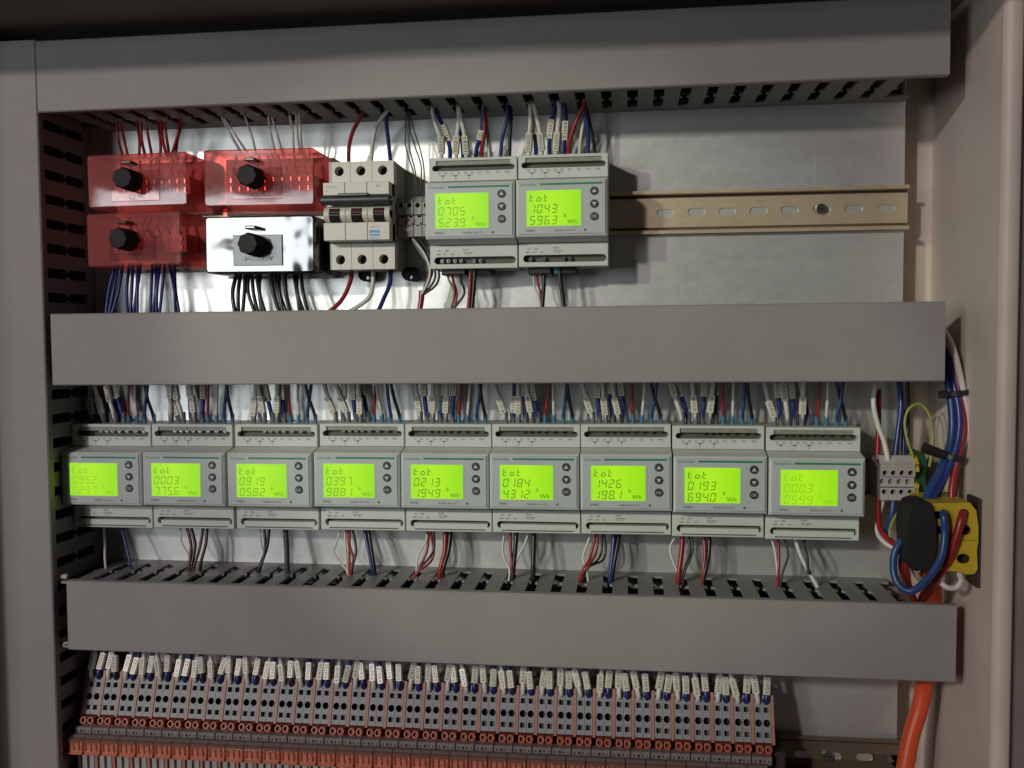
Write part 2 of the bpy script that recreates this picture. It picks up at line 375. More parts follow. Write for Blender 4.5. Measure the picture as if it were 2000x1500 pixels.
for zc_, z_h, nm in ((112, 24, 'top'), (-105, 25, 'middle'), (-324.5, 25, 'lowest')):
    b = MB(); q_ = random.Random(int(zc_))
    for k in range(34):
        y_ = q_.uniform(-70, -8); z_ = zc_+q_.uniform(-z_h, z_h)*.92
        pts = [(-300+i*67, y_+q_.uniform(-4, 4), z_+q_.uniform(-2.5, 2.5)) for i in range(11)]
        b.tube(pts, q_.uniform(1.3, 2.1), q_.choice([blk, blk, blk, brown, blue, mat('dark_grey_insulation', (.05, .05, .05), .5)]), 6)
    tag(b.build('wire_fill', origin=(30, -40, zc_)), 'mass of dark wires lying inside the %s grey duct' % nm, 'wires', 'wire masses inside the ducts', 'stuff')
# ------------------------------------------------------------------ DIN rails
def rail(x0, x1, zc, label, holes, screw=None, zinc=zinc):
    r = empty('mounting_rail', ((x0+x1)/2, 0, zc), label, 'mounting rail', 'slotted steel mounting rails')
    O = ((x0+x1)/2, 0, zc)
    b = MB()
    for s_ in (1, -1):
        pr = [(-7.5, 17.5), (-6.4, 17.5), (-6.4, 12.6), (-.6, 12.6), (-.6, 13.6), (-7.5, 13.6)]
        b.prism([(y, zc+s_*z) for y, z in [(-7.5, 17.5), (-6.4, 17.5), (-6.4, 15.6), (-.2, 15.6), (-.2, 14.4), (-6.9, 14.4), (-7.5, 15.0)]], x0, x1, 'x', zinc)
    b.box(x0, x1, -.5, -.2, zc-14.5, zc+14.5, mat('groove_shade_zinc', (.10, .07, .04), .6))  # groove floor coloured dark, shade behind the rail lips put into the colour
    b.panel(rect(x0, x1, zc-11.8, zc+11.8), [(stad(h, h+14, zc-3.1, zc+3.1), 1.0, zinc, galv) for h in holes], -2.6, zinc)
    b.add([(x0, -2.6, zc+11.8), (x1, -2.6, zc+11.8), (x1, -.5, zc+12.6), (x0, -.5, zc+12.6), (x0, -2.6, zc-11.8), (x1, -2.6, zc-11.8), (x1, -.5, zc-12.6), (x0, -.5, zc-12.6)], [(0, 1, 2, 3), (4, 5, 6, 7)], zinc)
    b.build('profile', r, O)
    if screw is not None:
        b = MB(); b.cyl((screw, -2.6, zc+.2), (0, -2.4, 0), 5, steel, 18, 4.2); b.box(screw-2.6, screw+2.6, -5.3, -4.95, zc-.3, zc+.7, dark); b.build('screw', r, O)
x_h = [A(u, 415, -2).x for u in (1223, 1283, 1343, 1403, 1464, 1525, 1587, 1650, 1712)]
rail(-300, 380, 2.0, 'gold coloured slotted rail running right from the upper meters', [x_h[0]-25*k for k in range(1, 16)]+x_h, A(1603, 407, -2).x)
rail(-300, 380, -213.6, 'rail hidden behind the long row of nine meters', [-290+25*k for k in range(26)])
zr = A(1600, 1471, -2).z
rail(-305, 380, -447.6, 'shaded slotted rail at the bottom right of the terminal row', [A(u, 1470, -2).x for u in (1552, 1609, 1671, 1731)]+[260-25*k for k in range(22)], A(1616, 1472, -2).x, metal_plate('shaded_zinc_rail', (.30, .24, .17), .4, (1.5, 1, 6)))  # zinc coloured darker here, the duct's shade put into the metal

# ------------------------------------------------------------------ energy meters
TX = [9.0, 14.2, 19.4, 24.8, 30.2, 35.4, 41.4, 48.6, 56.2, 63.6]
mb = MB(); mb.prism([(-1, 43.5), (-37, 43.5), (-37, 26.5), (-59, 22.1), (-59, -22.1), (-37, -26.5), (-37, -43.5), (-1, -43.5)], .65, 71.35, 'x', case)
CASE = mb
def cover(zs, upper, lowrow):
    b = MB(); x0, x1 = .6, 71.4
    z0, z1 = zs
    if upper: lp = stad(3, 69.6, 33.6, 38.4, 6); lp = [p for p in lp if True]
    if upper:
        st = stad(3, 69.6, 33.6, 38.2, 6)
        right = [p for p in st[:7]]; left = st[7:]
        loop = right+[(66.2, 38.2), (66.2, 41.8), (6.2, 41.8), (6.2, 38.2)]+left
        loop2 = [p for p in right]; hole = right[:]+[(66.2, 41.8), (6.2, 41.8)]+left[:]
        hole = right[:-1]+[(67.0, 38.2), (66.2, 38.3), (66.2, 41.8), (6.2, 41.8), (6.2, 38.3), (5.4, 38.2)]+left[1:]
        b.panel(rect(x0+.5, x1-.5, z0+.3, z1-.5), [(hole, 6.5, case, recess)], -44.6, case)
        b.box(6.3, 66.1, -43.2, -38.2, 38.4, 41.7, mat('meter_step_plastic', (.30, .30, .25), .5, mott=.12, scale=400))
    else:
        st = stad(4, 70, -40.4, -34.6, 6)
        b.panel(rect(x0+.5, x1-.5, z0+.5, z1-.3), [(st, 6.5, case, recess)]+([(rect(8, 66, -42.7, -41.7), 1.5, case, recess)] if lowrow else []), -44.6, case)
        if lowrow: b.box(7, 67.5, -44.2, -38.4, -40.6, -37.2, case)
    # rim chamfer and sides
    a = [(x0, z0), (x1, z0), (x1, z1), (x0, z1)]; c_ = [(x0+.5, z0+(.3 if upper else .5)), (x1-.5, z0+(.3 if upper else .5)), (x1-.5, z1-(.5 if upper else .3)), (x0+.5, z1-(.5 if upper else .3))]
    vs = [(p[0], -37, p[1]) for p in a]+[(p[0], -44.1, p[1]) for p in a]+[(p[0], -44.6, p[1]) for p in c_]
    fs = []
    for k in (0, 4):
        for i in range(4): j = (i+1) % 4; fs.append((k+i, k+j, k+4+j, k+4+i))
    b.add(vs, fs, case)
    return b
TOPC = cover((25.5, 44), True, False); BOTC = {k: cover((-44, -25.5), False, k) for k in (0, 1)}
fp_ = MB()
fp_.box(.75, 71.25, -61.6, -58.5, -22.0, 22.0, case, 1.0)
fp_.box(2.2, 69.8, -62.5, -61.4, -20.3, 20.6, face, .5)
scr = MB(); scr.panel(rect(9.0-1.2, 51+1.2, -13.9-1.0, 13.3+1.0), [], -62.62, face); scr.box(9, 51, -62.9, -62.5, -13.9, 13.3, lcd, .15)
btn = MB(); btn.cyl((0, -62.4, 0), (0, -1.1, 0), 3.35, button, 20, 3.0)
sy = {}
q = MB(); q.prism([(-1.7, -1.1), (1.7, -1.1), (0, 1.7)], -63.65, -63.45, 'y', whiteink); sy['u'] = q
q = MB(); q.prism([(-1.7, 1.1), (1.7, 1.1), (0, -1.7)], -63.65, -63.45, 'y', whiteink); sy['d'] = q
q = MB(); q.text('OK', 0, -1.0, -63.6, 3.0, whiteink, align=.5); sy['k'] = q
pr = MB()
for i, t in enumerate(('S1', 'S2', 'S1', 'S2', 'S1', 'S2', 'V1', 'V2', 'V3', 'VN')):
    pr.text(t, TX[i]-.3, 31.0, -44.75, 2.5, ink, align=.5)
for i in (0, 2, 4):
    xa, xb = TX[i], TX[i+1]; pr.box(xa, xb, -44.75, -44.7, 30.0, 30.25, ink); pr.prism([(xa+1.5, 29.9), (xb-1.5, 29.9), ((xa+xb)/2, 28.6)], -44.75, -44.7, 'y', ink)
    pr.text('I'+str(i//2+1), (xa+xb)/2, 26.6, -44.75, 1.9, inkl, align=.5)
for t, x, z in (('D1', 7.5, -30.3), ('D0', 12.8, -30.3), ('B/0', 6.3, -33.2), ('A/1', 11.6, -33.2), ('0V', 17.8, -33.2)): pr.text(t, x, z, -44.75, 2.2, ink)
pr.text('AUX', 27.5, -29.8, -44.75, 2.2, ink); pr.text('110-240V~', 27.5, -32.1, -44.75, 2.0, ink); pr.box(28.5, 34, -44.75, -44.7, -33.0, -32.8, ink)
pr.text('Schneider', 3.6, 16.9, -62.62, 3.3, greenink, sx=.98)
pr.box(19.2, 67.4, -62.66, -62.5, 17.3, 18.8, greenink)
pr.text('PM9C', 8.2, -18.5, -62.62, 3.0, ink); pr.text('50/60Hz 5VA CL1', 30.6, -18.2, -62.62, 2.2, ink, sx=.95)
pr.box(53.4, 55.0, -62.64, -62.5, -18.2, -16.6, ink)
scw = MB(); scw.cyl((0, -37.9, 0), (0, -4.3, 0), 1.9, steel, 12, 1.6); scw.box(-1.3, 1.3, -42.35, -42.15, -.3, .3, dark)
scw.X = None
plug = MB(); plug.box(0, 34, -34, -12, -50.5, -44.1, black, 1); plug2 = MB(); plug2.box(36, 50, -34, -14, -49.5, -44.1, green, 1)

SEGS = {'0': 'abcdef', '1': 'bc', '2': 'abged', '3': 'abgcd', '4': 'fgbc', '5': 'afgcd', '6': 'afgecd', '7': 'abc', '8': 'abcdefg', '9': 'abfgcd', 't': 'fged', 'o': 'cdeg', ' ': ''}
def seg7(b, ch, x, z, wd, h, M, t=.62, y=-63.02):
    sl = .16; g = .22
    def q(p): b.add([(x+px+sl*pz, y, z+pz) for px, pz in p], [tuple(range(len(p)))], M)
    H = h/2
    P = {'a': [(g+t*.4, h), (wd-g-t*.4, h), (wd-g-t, h-t), (g+t, h-t)], 'd': [(g+t*.4, 0), (wd-g-t*.4, 0), (wd-g-t, t), (g+t, t)],
         'g': [(g+t*.3, H), (g+t, H+t/2), (wd-g-t, H+t/2), (wd-g-t*.3, H), (wd-g-t, H-t/2), (g+t, H-t/2)],
         'f': [(0, H+g), (0, h-g), (t, h-g-t*.6), (t, H+g+t*.4)], 'e': [(0, g), (0, H-g), (t, H-g-t*.4), (t, g+t*.6)],
         'b': [(wd, H+g), (wd, h-g), (wd-t, h-g-t*.6), (wd-t, H+g+t*.4)], 'c': [(wd, g), (wd, H-g), (wd-t, H-g-t*.4), (wd-t, g+t*.6)]}
    for s_ in SEGS[ch]: q(P[s_])
def digits(l1, l2, M):
    b = MB()
    for i, c in enumerate('tot'): seg7(b, c, 11.2+5.5*i, 4.9, 3.0 if c == 't' else 3.4, 5.8, M)
    for row, s_ in ((0, l1), (1, l2)):
        i = 0; z = -4.0 if row == 0 else -12.8
        for c in s_:
            if c == '.': b.box(11.2+5.6*i-1.2, 11.2+5.6*i-.5, -63.05, -63.0, z, z+.7, M); continue
            seg7(b, c, 11.2+5.6*i, z, 3.9, 6.6, M); i += 1
    b.text('k', 37.8, -7.6, -63.05, 4.4, M); b.text('Wh', 40.6, -12.6, -63.05, 4.8, M)
    return b
proto = {}
def meter(x, z, l1, l2, segm, low, label, dx=0, screws=(), dzt=0):
    O = (x, 0, z)
    r = empty('energy_meter', O, label, 'energy meter', 'grey meters with green displays')
    if not proto:
        proto['case'] = CASE.build('case', r); proto['top_cover'] = TOPC.build('top_cover', r)
        for k in (0, 1):
            o = BOTC[k].build('bottom_cover', r if k == low else None); proto['bc%d' % k] = o
            if k != low: o.parent = r; COL.objects.unlink(o)
        proto['front_panel'] = fp_.build('front_panel', r); proto['screen'] = scr.build('screen', r); proto['print'] = pr.build('printing', r)
        proto['screw'] = scw.build('clamp_screw', r); COL.objects.unlink(proto['screw'])
        proto['btn'] = btn.build('button', r); COL.objects.unlink(proto['btn'])
        for k in sy: proto['s'+k] = sy[k].build('symbol', r); COL.objects.unlink(proto['s'+k])
        sc_ = proto['screen']
    else:
        for k in ('case', 'top_cover', 'front_panel'): inst(proto[k], k, r)
        inst(proto['bc%d' % low], 'bottom_cover', r); sc_ = inst(proto['screen'], 'screen', r); inst(proto['print'], 'printing', r)
    d = digits(l1, l2, segm).build('display_digits', sc_)
    for k, bz in (('u', 12.1), ('d', 2.3), ('k', -7.3)):
        o = inst(proto['btn'], 'button', r, (61.2, 0, bz)); inst(proto['s'+k], 'symbol', o)
    for sx, sz in screws:
        o = inst(proto['screw'], 'clamp_screw', r, (sx, 0, sz)); o.rotation_euler = (0, random.uniform(0, 3), 0)
    r.rotation_euler = (RR0.uniform(-.004, .004), RR0.uniform(-.003, .003), RR0.uniform(-.008, .008))
    return r
RR0 = random.Random(3)
topscr = [(TX[i]+.4, 38.3) for i in range(1, 10)]
botscr = [(10+5.2*i+random.uniform(-.2, .2), -37.6) for i in (0, 1, 2, 3, 5, 6)]
meter(0, 0, '0705', '523.9', seg[1], 0, 'grey energy meter reading 0705 over 523.9, beside the small terminal blocks', screws=botscr)
meter(72.0, .6, '1043', '596.3', seg[0], 0, 'grey energy meter reading 1043 over 596.3, at the left end of the bare rail', screws=[botscr[i] for i in (0, 2, 4, 5)])
READ = [('0952', '0297', 2), ('0003', '775.6', 1), ('0919', '0582', 1), ('0397', '9881', 1), ('0213', '1949', 0), ('0184', '4312', 0), ('1426', '198.1', 0), ('0193', '694.0', 0), ('0003', '0599', 2)]
XM = []
for i in range(9):
    u = [141.6, 297, 458.9, 623.7, 790.7, 960.3, 1133.1, 1311, 1494.6][i]; v = [929, 929.5, 930.8, 931.2, 932.7, 934.5, 936, 939.5, 943.5][i]
    p = A(u, v, -44.6); XM.append((p.x, p.z))
for i, (l1, l2, s_) in enumerate(READ):
    nm = 'grey energy meter reading %s over %s, %s' % (l1, l2, ['at the left end of the long row', 'second in the long row', 'third in the long row', 'fourth in the long row', 'in the middle of the long row',
        'just right of the middle of the long row', 'third from the right in the long row', 'second from the right in the long row', 'at the right end of the long row'][i])
    meter(XM[i][0], XM[i][1], l1, l2, seg[s_], 1, nm, screws=topscr[random.randint(0, 2):])

# ------------------------------------------------------------------ wires
def wire(name, pts, r, M, label, cat='wire', group=None, sleeves=(), ferrule=None, n=8, k=5):
    P = spline(pts, k); O = Vector(pts[0])
    b = MB(); b.tube(P, r, M, n); o = tag(b.build(name, origin=O), label, cat, group)
    for (pos, length, txt) in sleeves:
        # pos = distance from the start
        acc = 0; c = None
        for i in range(len(P)-1):
            L = (P[i+1]-P[i]).length
            if acc+L >= pos: c = P[i].lerp(P[i+1], (pos-acc)/L); d = (P[i+1]-P[i]).normalized(); break
            acc += L
        if c is None: continue
        make_sleeve(o, O, c, d, length, txt, r)
    if ferrule:
        FM, fl, fr_ = ferrule; d = (P[1]-P[0]).normalized(); d = Vector((d.x*.3, d.y*.3, 1 if d.z > 0 else -1)).normalized()
        b = MB(); b.tube([P[0]-d*3, P[0]+d*fl*.6, P[0]+d*fl], [fr_*.8, fr_, fr_], FM, 10); b.build('ferrule', o, O)
    return o
SW = 2.85
def make_sleeve(o, O, c, d, L, txt, r):
    d = d if d.z > 0 else -d
    b = MB(); hw = max(SW, r+.6); hd = max(1.75, r+.35)
    ey = Vector((0, 1, 0)); ey = (ey-d*ey.dot(d)).normalized(); ex = d.cross(ey)*-1; ex = ey.cross(d)*1
    if ex.x < 0: ex = -ex
    X = Matrix((( ex.x, ey.x, d.x, c.x), (ex.y, ey.y, d.y, c.y), (ex.z, ey.z, d.z, c.z), (0, 0, 0, 1)))
    b.X = X
    oc = [(hw, -.9), (hw*.72, -hd), (-hw*.72, -hd), (-hw, -.9), (-hw, .9), (-hw*.72, hd), (hw*.72, hd), (hw, .9)]
    b.prism([(p[0], p[1]) for p in oc], -L/2, L/2, 'z', sleeve)
    rot = Matrix.Rotation(-math.pi/2, 4, 'Y')      # print runs along the sleeve
    b2 = MB(); tot = 0
    size = 3.5
    b.X = X @ rot
    b.text(txt, 0, -1.2, -hd-.08, size, ink, sx=(L-1.6)/max(1e-3, sum(glyph(ch)[2] for ch in txt)*size), align=.5)
    b.build('marker_sleeve', o, O)
RR = random.Random(11)
def code(a, b_, k): return '%d%d%d%s' % (a, b_, k, 'XZ'[k % 2]) if a > 9 else '%d%d%d%d%s' % (a, b_, k, a, 'XZ'[k % 2])
WH = lambda g, what: g
# generic wires above each lower meter
zt = 44.0
for mi, (mx, mz) in enumerate(XM):
    rd = READ[mi]; who = 'the %s lower meter' % ORD[mi]
    fan = [(-4, 1), (-3.5, 0), (-3, 2), (-1.5, 0), (-1, 3), (0, 1)]
    for k in range(10):
        x0 = mx+TX[k]+.6; y0 = -24+RR.uniform(-1.5, 1.5); z0 = mz+zt
        if k < 6:
            M = white if k % 2 == 0 else blue; nm = 'white' if k % 2 == 0 else 'blue'
            lean = RR.uniform(-9, 7) + (-3 if k < 3 else 1)
            if mi in (5, 6, 7) and k == 0: lean = -10
            yk = y0-(2.5 if k % 2 == 0 else -1.5)
            pts = [(x0, yk, z0+1), (x0+.15*lean, yk-1, z0+8), (x0+.55*lean, yk-1, z0+20), (x0+lean, yk-1+RR.uniform(-3, 3), z0+38)]
            low = k % 2 == 0
            if RR.random() < .15: low = not low
            pos = RR.uniform(11.5, 15) if low else RR.uniform(24, 29)
            wire('wire', pts, 1.9, M, '%s sleeved wire in the %s clamp atop %s' % (nm, ORD[k], who), group='sleeved wires above the long row of meters',
                 sleeves=[(pos, 14, '%d%d%d%d%s' % (mi+3, 1+k//2, 3, 1+(k % 2), 'XZ'[k % 2]))], ferrule=(ferg, 7.5, 2.4))
        else:
            M = (red, white, blue2, blk)[k-6]; nm = ('red', 'white', 'blue', 'black')[k-6]
            to = RR.uniform(-5, 5)
            if k == 9: to = RR.choice([-9, -5, -8]);
            if k == 8: to = RR.choice([2, 4, -3]) if mi % 2 else 5
            if k == 6: to = RR.uniform(-2, 6)
            pts = [(x0, y0-2, z0+1), (x0+.1*to, y0-3, z0+8), (x0+.6*to, y0-4, z0+22), (x0+to, y0-3, z0+38)]
            wire('wire', pts, 1.25 if k < 8 else 1.45, M, 'plain %s wire in the %s clamp atop %s' % (nm, ORD[k], who), group='plain wires above the long row of meters', ferrule=(ferb, 6, 1.75))
# pixel-traced wires: (colour, radius, depth list or value, points)
CM = dict(r=(red, 'red'), w=(white, 'white'), b=(blue, 'blue'), k=(blk, 'black'), n=(brown, 'brown'), g=(greyw, 'grey'), m=(blue2, 'blue'), y=(ygw, 'yellow-green'), d=(mat('dark_grey_green_insulation', (.05, .06, .055), .5), 'dark grey'))
def pw(code_, r, y, pts, label, sl=(), group=None, cat='wire', k=5, n=8):
    M, nm = CM[code_]
    ys = y if isinstance(y, (list, tuple)) else [y]*len(pts)
    P = [A(u, v, yy) for (u, v), yy in zip(pts, ys)]
    return wire('wire' if cat == 'wire' else 'cable', P, r, M, label.replace('$', nm), cat, group, sleeves=sl, n=n, k=k)
low = {
 0: [('w', 1.1, [(203, 1030), (205, 1060), (205, 1088)]), ('b', 1.1, [(237, 1030), (245, 1060), (254, 1098)])],
 1: [('w', .8, [(352, 1030), (355, 1060), (372, 1090), (374, 1110)]), ('n', 1.3, [(365, 1030), (373, 1062), (372, 1085), (369, 1112)]), ('k', 1.4, [(373, 1030), (381, 1062), (378, 1085), (374, 1112)]), ('n', 1.3, [(397, 1030), (390, 1070), (378, 1112)]), ('k', 1.3, [(405, 1030), (402, 1062), (392, 1102)])],
 2: [('w', .8, [(507, 1030), (510, 1062), (516, 1085), (507, 1115)]), ('k', 1.2, [(516, 1030), (518, 1060), (516, 1085), (508, 1110)]), ('k', 1.4, [(526, 1030), (522, 1065), (514, 1090), (505, 1112)]), ('d', 2.2, [(557, 1030), (560, 1070), (561, 1110)])],
 3: [('w', .8, [(667, 1032), (655, 1065), (652, 1080), (665, 1098), (677, 1115)]), ('w', .8, [(673, 1032), (675, 1070), (679, 1113)]), ('r', 1.2, [(678, 1032), (682, 1065), (690, 1090), (686, 1112)]), ('k', 1.1, [(688, 1032), (694, 1060), (695, 1080), (688, 1110)]), ('r', 1.1, [(683, 1032), (682, 1075), (683, 1112)]), ('b', 1.5, [(711, 1032), (718, 1065), (727, 1110)]), ('k', 1.5, [(719, 1032), (724, 1065), (731, 1108)])],
 4: [('w', .8, [(832, 1036), (833, 1055), (818, 1082), (813, 1115)]), ('r', 1.1, [(837, 1036), (835, 1070), (826, 1095), (812, 1120)]), ('r', 1.1, [(840, 1036), (847, 1075), (840, 1098), (814, 1120)]), ('k', 1.0, [(847, 1036), (848, 1070), (838, 1090), (815, 1116)]), ('r', 2.0, [(870, 1036), (869, 1075), (860, 1112)]), ('k', 1.8, [(880, 1036), (876, 1075), (866, 1110)])],
 5: [('w', .9, [(986, 1036), (982, 1070), (985, 1090), (995, 1112), (994, 1135)]), ('r', 1.2, [(997, 1036), (997, 1062), (998, 1085), (1000, 1110)]), ('k', 1.9, [(1009, 1036), (1006, 1075), (1001, 1130)]), ('w', 1.0, [(1032, 1042), (1024, 1065), (1008, 1095), (1002, 1120)]), ('k', 1.9, [(1043, 1036), (1042, 1075), (1041, 1118)])],
 6: [('w', .9, [(1154, 1040), (1148, 1060), (1139, 1085), (1141, 1100), (1146, 1115)]), ('r', 1.1, [(1164, 1040), (1156, 1075), (1150, 1095), (1137, 1115)]), ('r', 1.1, [(1167, 1040), (1166, 1070), (1158, 1092), (1140, 1116)]), ('k', .9, [(1175, 1040), (1175, 1075), (1166, 1095), (1144, 1112)]), ('k', .9, [(1179, 1040), (1183, 1075), (1176, 1095), (1150, 1108)]), ('b', 1.9, [(1200, 1040), (1197, 1075), (1192, 1125)]), ('k', 1.7, [(1210, 1040), (1205, 1070), (1197, 1115)])],
 7: [('w', .9, [(1319, 1048), (1309, 1068), (1312, 1090), (1326, 1125)]), ('r', 2.0, [(1333, 1046), (1331, 1080), (1325, 1125)]), ('k', 1.0, [(1345, 1046), (1347, 1080), (1332, 1122)]), ('d', .9, [(1352, 1046), (1352, 1080), (1337, 1118)]), ('r', 1.5, [(1374, 1046), (1377, 1080), (1373, 1125)]), ('k', 1.6, [(1386, 1046), (1384, 1085), (1376, 1122)])],
 8: [('w', .9, [(1507, 1052), (1514, 1080), (1519, 1125)]), ('r', 1.2, [(1519, 1052), (1521, 1080), (1520, 1122)]), ('d', .9, [(1532, 1052), (1539, 1085), (1528, 1120)]), ('w', 1.6, [(1553, 1052), (1562, 1080), (1577, 1112), (1598, 1150)]), ('d', 1.2, [(1570, 1052), (1572, 1070), (1576, 1085)])]}
cnt = {}
for mi, L in low.items():
    rd = READ[mi]
    for j, (c, r_, pts) in enumerate(L):
        n_ = len(pts); ys = [-26-8*(i/(n_-1)) for i in range(n_)]; ys[-1] = -34
        # the wire ends inside the duct, below its slotted wall
        P = [A(u, v, yy) for (u, v), yy in zip(pts, ys)]; P.append(P[-1]+(P[-1]-P[-2]).normalized()*6+Vector((0, 2, -10)))
        M, nm = CM[c]
        wire('wire', P, r_*1.05, M, 'thin %s wire, %s from the left under the %s lower meter' % (nm, ORD[j], ORD[mi]), group='wires dropping into the lowest duct')
# two upper meters
um1 = [('w', 1.7, [(862, 312), (862, 285), (860, 268), (848, 235), (842, 200)], [(12, 14, '11111')]), ('b', 1.8, [(879, 312), (878, 285), (868, 252), (856, 228), (846, 200)], [(22, 13.5, '11112')]), ('w', 1.7, [(891, 312), (891, 285), (893, 260), (896, 230), (893, 195)], [(12, 14.5, '11121')]),
       ('b', 1.6, [(904, 312), (903, 285), (899, 250), (896, 200)], []), ('w', 1.8, [(911, 312), (910, 288), (907, 262), (899, 225), (894, 198)], [(12, 14.5, '11131')]), ('b', 1.8, [(928, 312), (931, 290), (938, 270), (942, 245), (944, 200)], [(21, 8, '132')]),
       ('r', 1.7, [(940, 312), (941, 290), (946, 255), (945, 200)], []), ('w', 1.4, [(956, 312), (953, 270), (948, 215), (945, 195)], []), ('b', 1.5, [(977, 312), (981, 270), (991, 230), (990, 200)], []), ('k', 1.5, [(995, 312), (996, 270), (998, 225), (992, 200)], [])]
um2 = [('w', 1.7, [(1033, 306), (1033, 285), (1034, 262), (1036, 235), (1035, 195)], [(12, 14.5, '21101Z')]), ('b', 1.8, [(1047, 306), (1046, 280), (1041, 245), (1037, 220), (1035, 195)], [(25, 14, '21121')]), ('w', 1.9, [(1058, 306), (1057, 280), (1052, 245), (1046, 220), (1041, 195)], [(12, 14, '21131Z')]),
       ('b', 1.8, [(1073, 306), (1073, 275), (1077, 240), (1083, 215), (1086, 195)], [(22, 15, '21132')]), ('w', 1.9, [(1085, 306), (1087, 280), (1090, 245), (1093, 215), (1090, 195)], [(12, 14.5, '21131X')]), ('b', 1.8, [(1100, 306), (1102, 285), (1104, 255), (1105, 225), (1100, 195)], [(21, 15, '21134')]),
       ('r', 1.7, [(1110, 306), (1113, 275), (1124, 240), (1139, 208), (1138, 190)], []), ('w', 1.4, [(1131, 306), (1135, 265), (1142, 215), (1140, 190)], []), ('b', 1.4, [(1149, 306), (1148, 265), (1145, 225), (1140, 195)], []), ('k', 1.4, [(1163, 306), (1158, 270), (1148, 225), (1140, 195)], [])]
for rd, L in (('left upper meter', um1), ('right upper meter', um2)):
    for j, (c, r_, pts, sl) in enumerate(L):
        pw(c, r_, [-26-(j % 2)*-3-i*3.5 for i in range(len(pts))], pts, '$ wire%s, %s from the left above the %s' % (' with printed sleeve' if sl else '', ORD[j], rd), sl, 'wires above the two upper meters')
for rd, yy, L in (('left upper meter', -28, [('g', .9, [(873, 522), (876, 545), (886, 570), (880, 612)]), ('r', 1.0, [(880, 522), (886, 550), (892, 578), (884, 612)]), ('r', .9, [(877, 522), (884, 545), (888, 575), (878, 612)]), ('k', 1.0, [(895, 522), (900, 548), (907, 572), (890, 598), (875, 612)]), ('r', 1.6, [(919, 522), (918, 560), (914, 612)]), ('k', 1.8, [(928, 522), (925, 565), (921, 612)])]),
                  ('right upper meter', -28, [('w', .8, [(1042, 522), (1043, 555), (1052, 580), (1057, 612)]), ('r', 1.0, [(1047, 522), (1050, 550), (1056, 575), (1058, 612)]), ('r', .9, [(1056, 522), (1060, 550), (1060, 575), (1058, 612)]), ('k', 1.7, [(1063, 522), (1062, 560), (1058, 612)]), ('k', 1.9, [(1092, 522), (1096, 560), (1104, 612)])])):
    for j, (c, r_, pts) in enumerate(L):
        pw(c, r_, yy-j*1.2, pts, 'thin $ wire, %s from the left under the %s' % (ORD[j], rd), group='wires under the two upper meters')
for (u0, u1, v, who) in ((866, 962, 531, 'left upper meter'), (1034, 1126, 530, 'right upper meter')):
    b = MB(); p = A(u0, v, -30); q = A(u1, v, -30); b.box(p.x, p.x+(q.x-p.x)*.48, -38, -12, p.z-3, p.z+4, black, .8); b.box(q.x-(q.x-p.x)*.34, q.x, -34, -14, p.z-2.6, p.z+3.4, black, .8)
    b.box(p.x+(q.x-p.x)*.52, p.x+(q.x-p.x)*.64, -34, -14, p.z-2.6, p.z+3.4, ferb if u0 > 1000 else green, .8)
    tag(b.build('wire_plug', origin=(p.x, -30, p.z)), 'black plug strip under the '+who, 'connector', 'plug strips under the upper meters')
# breaker wires
for c, pts, l in (('r', [(681, 320), (682, 285), (690, 255), (706, 225), (712, 205)], 'red wire into the top of the left breaker pole'), ('w', [(725, 320), (727, 285), (734, 250), (750, 225), (762, 208)], 'white wire curving into the top of the middle breaker pole'), ('b', [(763, 320), (759, 280), (755, 245), (754, 205)], 'blue wire into the top of the right breaker pole')):
    pw(c, 1.7, [-20, -24, -28, -32, -36][:len(pts)], pts, l)
for c, pts, l in (('r', [(688, 520), (684, 550), (668, 585), (640, 612)], 'red wire leaving the bottom of the left breaker pole'), ('w', [(729, 520), (728, 555), (720, 582), (690, 604), (670, 615)], 'white wire curving from the bottom of the middle breaker pole'), ('b', [(764, 520), (761, 555), (750, 582), (737, 612)], 'blue wire leaving the bottom of the right breaker pole')):
    pw(c, 1.9, [-22, -26, -30, -34, -36][:len(pts)], pts, l)
# small terminal block wires
for j, pts in enumerate(([(812, 392), (808, 340), (793, 290), (792, 250), (796, 205)], [(815, 392), (811, 335), (800, 290), (799, 245), (797, 205)], [(818, 392), (823, 330), (812, 290), (800, 250), (799, 205)], [(829, 392), (828, 330), (820, 290), (806, 245), (800, 205)])):
    pw('d', .55, -30, pts, 'fine dark wire, %s of four twisting down to the small terminal blocks' % ORD[j], group='fine dark wires above the small terminal blocks', k=6, n=6)
for j, (c, pts) in enumerate((('n', [(800, 466), (820, 492), (838, 515), (834, 545), (824, 575)]), ('g', [(803, 466), (826, 500), (844, 525), (838, 550), (824, 575)]), ('k', [(812, 466), (838, 505), (850, 530), (846, 552), (826, 575)]), ('k', [(818, 466), (842, 500), (857, 530), (852, 556), (828, 575)]), ('w', [(806, 466), (830, 498), (840, 530), (834, 555), (823, 575)]))):
    pw(c, 1.0, -30-j, pts, 'thin $ wire%s, gathered into the red heat-shrink end' % [' at the left', ' in the middle', ' third', ' at the right', ' in front'][j], group='wires gathered into the red heat-shrink')
b = MB(); b.tube([A(824, 568, -32), A(823, 585, -33), A(820, 604, -34)], [2.6, 2.4, 2.3], red, 10); tag(b.build('heat_shrink', origin=A(824, 568, -32)), 'short red heat-shrink tube over gathered thin wires', 'heat-shrink tube')
